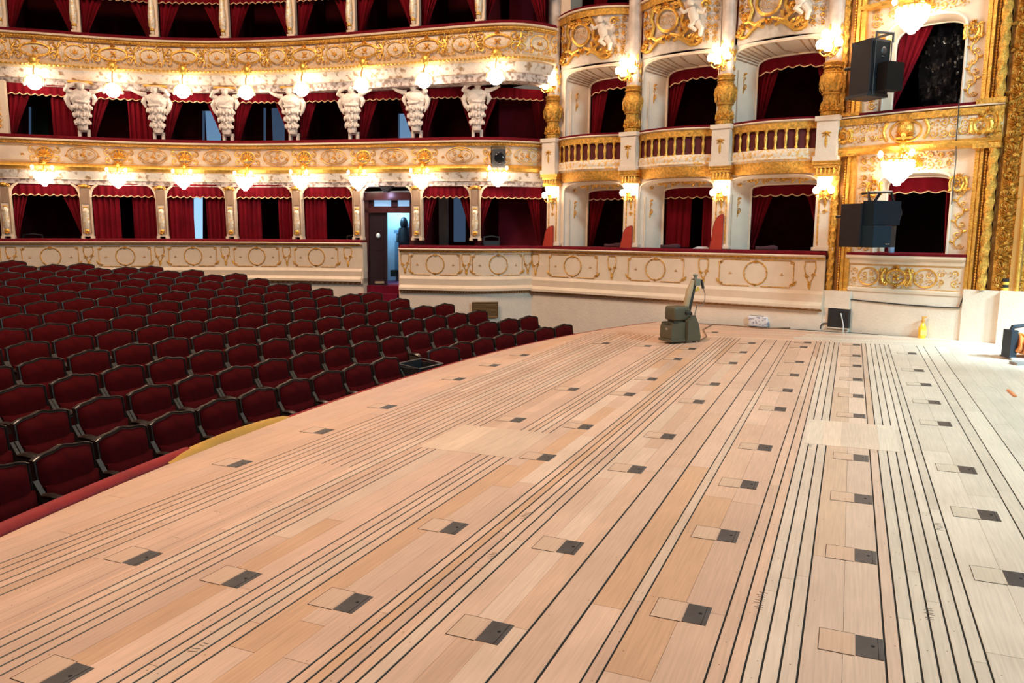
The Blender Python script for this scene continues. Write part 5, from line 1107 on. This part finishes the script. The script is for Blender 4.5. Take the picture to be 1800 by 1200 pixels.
sander()
pts = [stage(*q) for q in ((1228, 601), (1242, 592), (1236, 580), (1252, 571), (1290, 573), (1340, 578), (1400, 577), (1450, 580), (1463, 579))]
mb = MB(); mb.tube([p + V((0, 0, .012)) for p in pts], .010, 6); solo('floor_cable', mb, mat('brown_cable', (.24, .13, .07), .6), 'thin brown cable lying along the foot of the wall by the sander', 'cable')
P = plane(1337, 571, BA, BB) + BN * .12
r = thing('paper_sack', 'small white printed sack lying against the wall on the stage floor', 'sack', (P.x, P.y, stz(P.y)), BRZ)
mb = MB(); mb.rbox(-.19, .19, -.09, .07, 0, .20, 0, lambda x, y, z: (x + .02 * sin(z * 20), y, z)); part('sack_body', mb, mat('printed_paper', (.28, .27, .38), .6, vscale=28, col2=(.78, .74, .74), thr=(.40, .46)), r)
mb = MB(); mb.box(-.15, .10, -.04, .0, .20, .207); part('sack_seam', mb, mat('dark_seam', (.12, .09, .10), .7), r, smooth=False)
# dark socket box in the wall corner
r = thing('wall_socket_box', 'black square recessed socket box in the white wall corner below the gold pilaster', 'socket box', SM(.14, .17, .07), SRZ)
mb = MB(); mb.box(-.03, .33, -.02, .10, .0, .34); part('box_body', mb, BLACK, r, smooth=False)
mb = MB(); mb.box(-.045, .345, -.03, .0, -.02, .0); mb.box(-.045, .345, -.03, .0, .34, .355); part('box_rim', mb, WHITE, r, smooth=False)
mb = MB(); mb.tube([(.20, -.03, .26), (.24, -.05, .15), (.265, -.05, .05), (.27, -.06, -.08)], .010, 6); part('white_cable', mb, mat('white_cable', (.7, .68, .66), .5), r); mb = MB(); mb.tube([(-.03, -.02, .06), (-.10, -.02, .055), (-.14, -.02, .02), (-.145, -.02, -.05)], .009, 6); part('black_cable', mb, BLACK, r)
mb = MB(); pts = [(.46, .60), (.8, .585), (1.3, .57), (1.8, .565), (2.16, .575), (2.18, .66), (2.2, .74), (2.24, .75)]; mb.tube([SM(a, .115, z - .02) for a, z in pts], .011, 6); solo('wall_cable', mb, BLACK, 'black cable running along the top of the white wall base', 'cable')
mb = MB(); mb.tube([SM(*q) for q in ((1.93, .26, 3.80), (1.93, .24, 3.68), (1.93, .22, 3.4), (1.925, .21, 3.16), (1.92, .14, 3.04), (1.91, .06, 2.9), (1.90, .05, 2.5), (1.90, .05, 2.2))], .008, 6); solo('hanging_cable', mb, BLACK, 'thin black cable hanging from the upper stage box balcony', 'cable')
P = stage(1620, 594)
r = thing('cleaner_bottle', 'yellow plastic bottle with spray neck standing by the white wall base', 'bottle', P, CRZ)
mb = MB(); mb.lathe([(.056, 0), (.062, .01), (.062, .16), (.056, .19), (.035, .235), (.022, .25), (.022, .27)], (0, 0, 0), 14, sy=.75); part('bottle_body', mb, mat('yellow_plastic', (.90, .52, .03), .3), r)
mb = MB(); mb.lathe([(.028, .265), (.028, .30), (.018, .31), (.018, .345)], (0, 0, 0), 10); mb.box(-.02, .05, -.012, .012, .335, .36); part('cap', mb, mat('amber_cap', (.65, .30, .05), .4), r)
mb = MB(); mb.box(-.05, .05, -.0485, -.044, .05, .14); part('label_band', mb, mat('pale_label', (.95, .70, .15), .5), r, smooth=False)
P = stage(1795, 630)
r = thing('cable_reel', 'black framed cable reel wound with orange cable at the right edge of the stage', 'cable reel', P, CRZ)
mb = MB(); mb.box(-.23, -.14, -.10, .08, .02, .40); mb.box(.24, .28, -.10, .08, .02, .40); mb.tube([(-.19, -.02, .38), (-.17, -.02, .44), (-.06, -.02, .455), (.05, -.02, .475)], [.03, .032, .026, .02], 8); part('reel_frame', mb, mat('dark_blue_plastic', (.018, .024, .036), .45), r)
mb = MB(); mb.tube([(-.23, -.14, .02), (-.05, -.15, .012), (.28, -.14, .02)], .018, 8); mb.tube([(-.23, .12, .02), (.28, .12, .02)], .018, 8); mb.tube([(-.20, -.14, .02), (-.20, .12, .02)], .016, 8); mb.tube([(.26, -.14, .02), (.26, .12, .02)], .016, 8); part('foot_rails', mb, mat('bright_metal', (1, 1, 1)), r)
mb = MB()
for k in range(16):
    x = -.12 + .34 * k / 15; rr = .125 + .012 * sin(k * 2.1); mb.tube([(x + .035 * sin(q * 1 + k), -.01 + rr * cos(q), .21 + rr * sin(q)) for q in [2 * pi * i / 16 for i in range(16)]], .016, 6, closed=True)
part('orange_cable', mb, mat('orange_cable', (.85, .25, .05), .5), r)
mb = MB(); mb.lathe([(.11, 0), (.11, .36)], (0, 0, 0), 12); mb.v = [(-.13 + z, -.01 + x, .21 + y) for x, y, z in mb.v]; part('drum_core', mb, mat('dark_orange_core', (.45, .12, .03), .6), r)
mb = MB(); p0, p1 = stage(1772, 686), stage(1785, 698); d = (p1 - p0).normalized(); n = V((-d.y, d.x, 0)) * .012; mb.poly([p0 - n + V((0, 0, .002)), p1 - n + V((0, 0, .002)), p1 + n + V((0, 0, .002)), p0 + n + V((0, 0, .002))], (0, 0, .014)); solo('orange_chisel', mb, mat('orange_handle', (.80, .28, .10), .5), 'small orange handled tool lying on the bright boards', 'tool', smooth=False)
mb = MB(); p = stage(1800, 640); mb.box(-.16, .5, -.10, .06, 0, .035); o = link('timber_offcut', mb, mat('grey_timber', (.30, .26, .24), .7), smooth=False); o.location = p; o.rotation_euler = (0, 0, CRZ); tag(o, 'short grey timber offcut lying in front of the cable reel', 'timber')
P = SM(2.755, .06, .87)
r = thing('tape_roll', 'yellow and black striped tape standing on the white ledge by the gold frame', 'tape', P, SRZ)
for k in range(4): mb = MB(); mb.lathe([(.05, .045 * k), (.052, .045 * k + .002), (.052, .045 * k + .043), (.05, .045 * (k + 1))], (0, -.02, 0), 12); part('yellow_band' if k % 2 == 0 else 'black_band', mb, MATS['yellow_band'] if k % 2 == 0 else BLACK, r)
# brass vent grille in the parterre wall
a = PR1.find(852, .2); n = PR1.nrm(a); z = zat(852, 544, PR1.at(a)); mb = MB(); g = lambda u, b, h: PR1.at(a).to_3d() + V((n.y, -n.x, 0)) * u + n * (.045 + h) + V((0, 0, z + b))
r = thing('vent_grille', 'brass vent grille low in the cream wall behind the last seats', 'grille', PR1.at(a).to_3d() + n * .02 + V((0, 0, z)))
P = [(-.29, -.17), (.29, -.17), (.29, .17), (-.29, .17)]; mb.poly([g(u, b, .0) for u, b in P], n * .012); part('backing', mb, mat('brown_grille', (.14, .075, .03), .5, .3), r, True, False)
mb = MB()
for k in range(11): mb.tube([g(-.28, -.15 + .03 * k, .018), g(.28, -.15 + .03 * k, .018)], .008, 5)
mb.tube([g(u, b, .016) for u, b in P], .016, 5, closed=True); part('slats', mb, mat('dull_brass', (.25, .14, .05), .5, .4), r, True)

# ------------------------------------------------------------------ loudspeakers and small things on the ledges
def cab(mb, x0, x1, y0, y1, z0, z1): mb.box(x0, x1, y0, y1, z0, z1)
P = at_d(1528, 168, 12.8)
r = thing('loudspeaker_cluster', 'black loudspeaker pair bracketed beside the upper stage box', 'loudspeaker', P, CRZ + .38)
mb = MB(); cab(mb, -.24, .17, -.2, .2, 0, .84); cb = part('cabinet', mb, mat('grey_black_cabinet', (.034, .029, .032), .5), r, smooth=False)
mb = MB(); cab(mb, -.21, .15, -.215, -.2, .03, .80); part('grille', mb, GRILL, cb, smooth=False)
mb = MB(); mb.ball((.02, -.215, .66), (.06, .012, .07)); mb.ball((.0, -.215, .57), (.04, .012, .014)); part('badge_recess', mb, BLACK, cb)
mb = MB(); cab(mb, -.10, .25, -.42, -.22, .03, .46); part('horn_cabinet', mb, mat('horn_black', (.009, .008, .008), .5), r, smooth=False)
mb = MB(); mb.tube([(-.17, -.22, .84), (-.17, -.22, .93), (.19, -.22, .95), (.19, -.22, .80)], .022, 6); mb.tube([(.19, .1, .95), (.19, -.22, .95)], .02, 6); mb.tube([(.16, -.23, .82), (.165, -.23, .40)], .010, 6); mb.box(-.26, .19, -.2, .25, -.05, 0); mb.tube([(-.17, -.22, .93), (-.17, -.22, -.03)], .008, 6); mb.tube([(0, .18, .5), (-.05, .5, .5)], .03, 6); part('bracket', mb, BLACK, r)
P = at_d(1523, 434, 12.5)
r = thing('loudspeaker_cluster', 'blue-black loudspeaker stack standing before the lower stage box', 'loudspeaker', P, CRZ + .42)
mb = MB(); cab(mb, -.30, .30, -.1, .30, 0, .70); part('rear_cabinet', mb, mat('brown_black_cabinet', (.028, .020, .021), .5), r, smooth=False)
mb = MB(); cab(mb, -.26, .34, -.32, -.1, .36, .74); part('upper_cabinet', mb, mat('blue_black_cabinet', (.006, .013, .022), .5), r, smooth=False)
mb = MB(); cab(mb, -.26, .14, -.34, -.1, 0.0, .35); lc = part('lower_cabinet', mb, mat('blue_grey_cabinet', (.010, .022, .034), .5), r, smooth=False)
mb = MB(); cab(mb, .15, .32, -.28, -.1, 0.0, .35); part('side_cabinet', mb, BLACK, r, smooth=False)
mb = MB(); mb.tube([(-.24, -.2, .74), (-.27, -.2, .87), (.24, -.2, .89), (.30, -.2, .74)], .025, 6); mb.tube([(.1, -.2, .88), (.1, .25, .88)], .02, 6); mb.tube([(.0, -.2, .885), (0, .0, .6), (0, .28, .5), (-.05, .62, .5)], .025, 6); part('bracket', mb, BLACK, r); mb = MB(); mb.tube([(.34, -.3, .66), (.39, -.3, .55), (.34, -.3, .42)], .012, 6); part('speaker_cable', mb, BLACK, r)
mb = MB(); mb.box(.02, .06, -.345, -.34, .05, .06); mb.box(.08, .11, -.345, -.34, .05, .06); part('maker_badge', mb, mat('bright_metal', (1, 1, 1)), lc, smooth=False)
# brackets fixing the speakers to the wall
P = SM(1.02, .0, 1.415)
r = thing('water_bottle', 'clear blue water bottle on the ledge of the lower stage box', 'bottle', SM(1.03, .0, 1.405), SRZ)
mb = MB(); mb.lathe([(.045, 0), (.05, .01), (.05, .14), (.046, .15), (.048, .19), (.03, .24), (.016, .26), (.016, .29)], (0, 0, 0), 12); part('bottle_body', mb, mat('blue_water', (.30, .42, .62), .08), r); mb = MB(); mb.lathe([(.018, .28), (.018, .31)], (0, 0, 0), 8); part('cap', mb, mat('white_cable', (1, 1, 1)), r)
d = T1.find(875, Z1 - .3); p, rz = stand(T1, d, .17, zat(875, 297, T1.at(d)))
r = thing('stage_spotlight', 'round black spotlight mounted on the front of the middle balcony', 'spotlight', p, rz)
mb = MB(); mb.rbox(-.14, .14, -.10, .06, 0, .42, 0); part('housing', mb, mat('grey_black_metal', (.05, .048, .05), .55), r); mb = MB(); mb.ball((.02, -.11, .21), (.11, .02, .12), 14, 8); part('lens', mb, mat('black_lens', (.006, .006, .009), .15), r); mb = MB(); mb.tube([(-.15, 0, .1), (-.15, .0, .45), (.15, 0, .45), (.15, 0, .1)], .012, 6); part('yoke', mb, BLACK, r)
for (u, w, h, lab) in ((.0, .20, .44, 'orange-red rounded wing screen on the ledge beside the curved balcony'), (WB + .02, .20, .44, 'orange-red rounded wing screen on the ledge at the second pilaster'), (2 * WB + .04, .18, .66, 'tall orange-red rounded wing screen on the ledge at the third pilaster')):
    r = thing('wing_screen', lab, 'screen', BM(u, .12, 1.405), BRZ, 'orange-red wing screens on the ledge')
    P = [(w, 0), (w, h)] + [(w - w * 1.05 * sin(q) , h * (.45 + .55 * cos(q))) for q in [pi / 2 * k / 8 for k in range(1, 9)]] + [(-.06, 0)]
    mb = MB(); mb.poly([(a - .06, -.02, z) for a, z in P], (0, .05, 0)); part('padded_panel', mb, CHAIRR, r); mb = MB(); mb.tube([(a - .06, .005, z) for a, z in P[1:]], .022, 6); part('dark_piping', mb, mat('dark_red_piping', (.20, .015, .015), .7), r)
mb = MB()
for k in range(5): mb.box(-.16 + .02 * k, .15 - .015 * k, -.10, .10 - .01 * k, .008 * k, .008 * k + .007)
o = link('paper_stack', mb, mat('white_paper', (.80, .78, .80), .6), smooth=False); q = plane(1232, 438, BA, BB); o.location = BM((q.xy - BA).dot(BU), -.05, 1.412); o.rotation_euler = (0, 0, BRZ + .2); tag(o, 'loose stack of white papers on the velvet ledge below the third pilaster', 'papers')
for x, lab in ((1175, 'dark folded cloth on the velvet ledge below the middle arch'), (1345, 'dark folded cloth on the velvet ledge below the right arch'), (1075, 'dark folded cloth on the velvet ledge below the left arch')):
    q = plane(x, 440, BA, BB); mb = MB(); mb.rbox(-.20, .20, -.08, .08, 0, .07, 0, lambda x, y, z: (x, y, z * (1 + .3 * sin(x * 17)))); o = link('folded_cloth', mb, mat('dark_purple_cloth', (.06, .02, .03), .9)); o.location = BM((q.xy - BA).dot(BU), -.08, 1.41); o.rotation_euler = (0, 0, BRZ); tag(o, lab, 'cloth', 'dark cloths on the ledge')
# black chairs inside the parterre boxes
def box_chair(px, py, tier, lab):
    d = T1.find(px, 1.6); p, rz = stand(T1, d, -.75, .45); r = thing('box_chair', lab, 'chair', p, rz + .3, 'black chairs in the parterre boxes'); CH = mat('black_chair_wood', (.035, .028, .028), .35)
    mb = MB(); mb.box(-.21, .21, -.2, .2, .42, .48); part('seat', mb, VELVET, r)
    for sx in (-1, 1):
        for sy, t in ((-.18, .42), (.18, 1.14)): mb = MB(); mb.tube([(sx * .19, sy, 0), (sx * .19, sy, t)], .018, 6); part('leg', mb, CH, r)
    mb = MB(); mb.tube([(-.20, .18, 1.0), (-.19, .18, 1.14), (0, .18, 1.17), (.19, .18, 1.14), (.20, .18, 1.0)], .022, 6); mb.box(-.19, .19, .165, .195, .92, 1.06); part('backrest', mb, CH, r)
box_chair(870, 415, 0, 'black chair in the parterre box nearest the proscenium boxes'); box_chair(600, 412, 0, 'black chair in the parterre box just left of the open door'); box_chair(45, 412, 0, 'black chair in the leftmost parterre box')
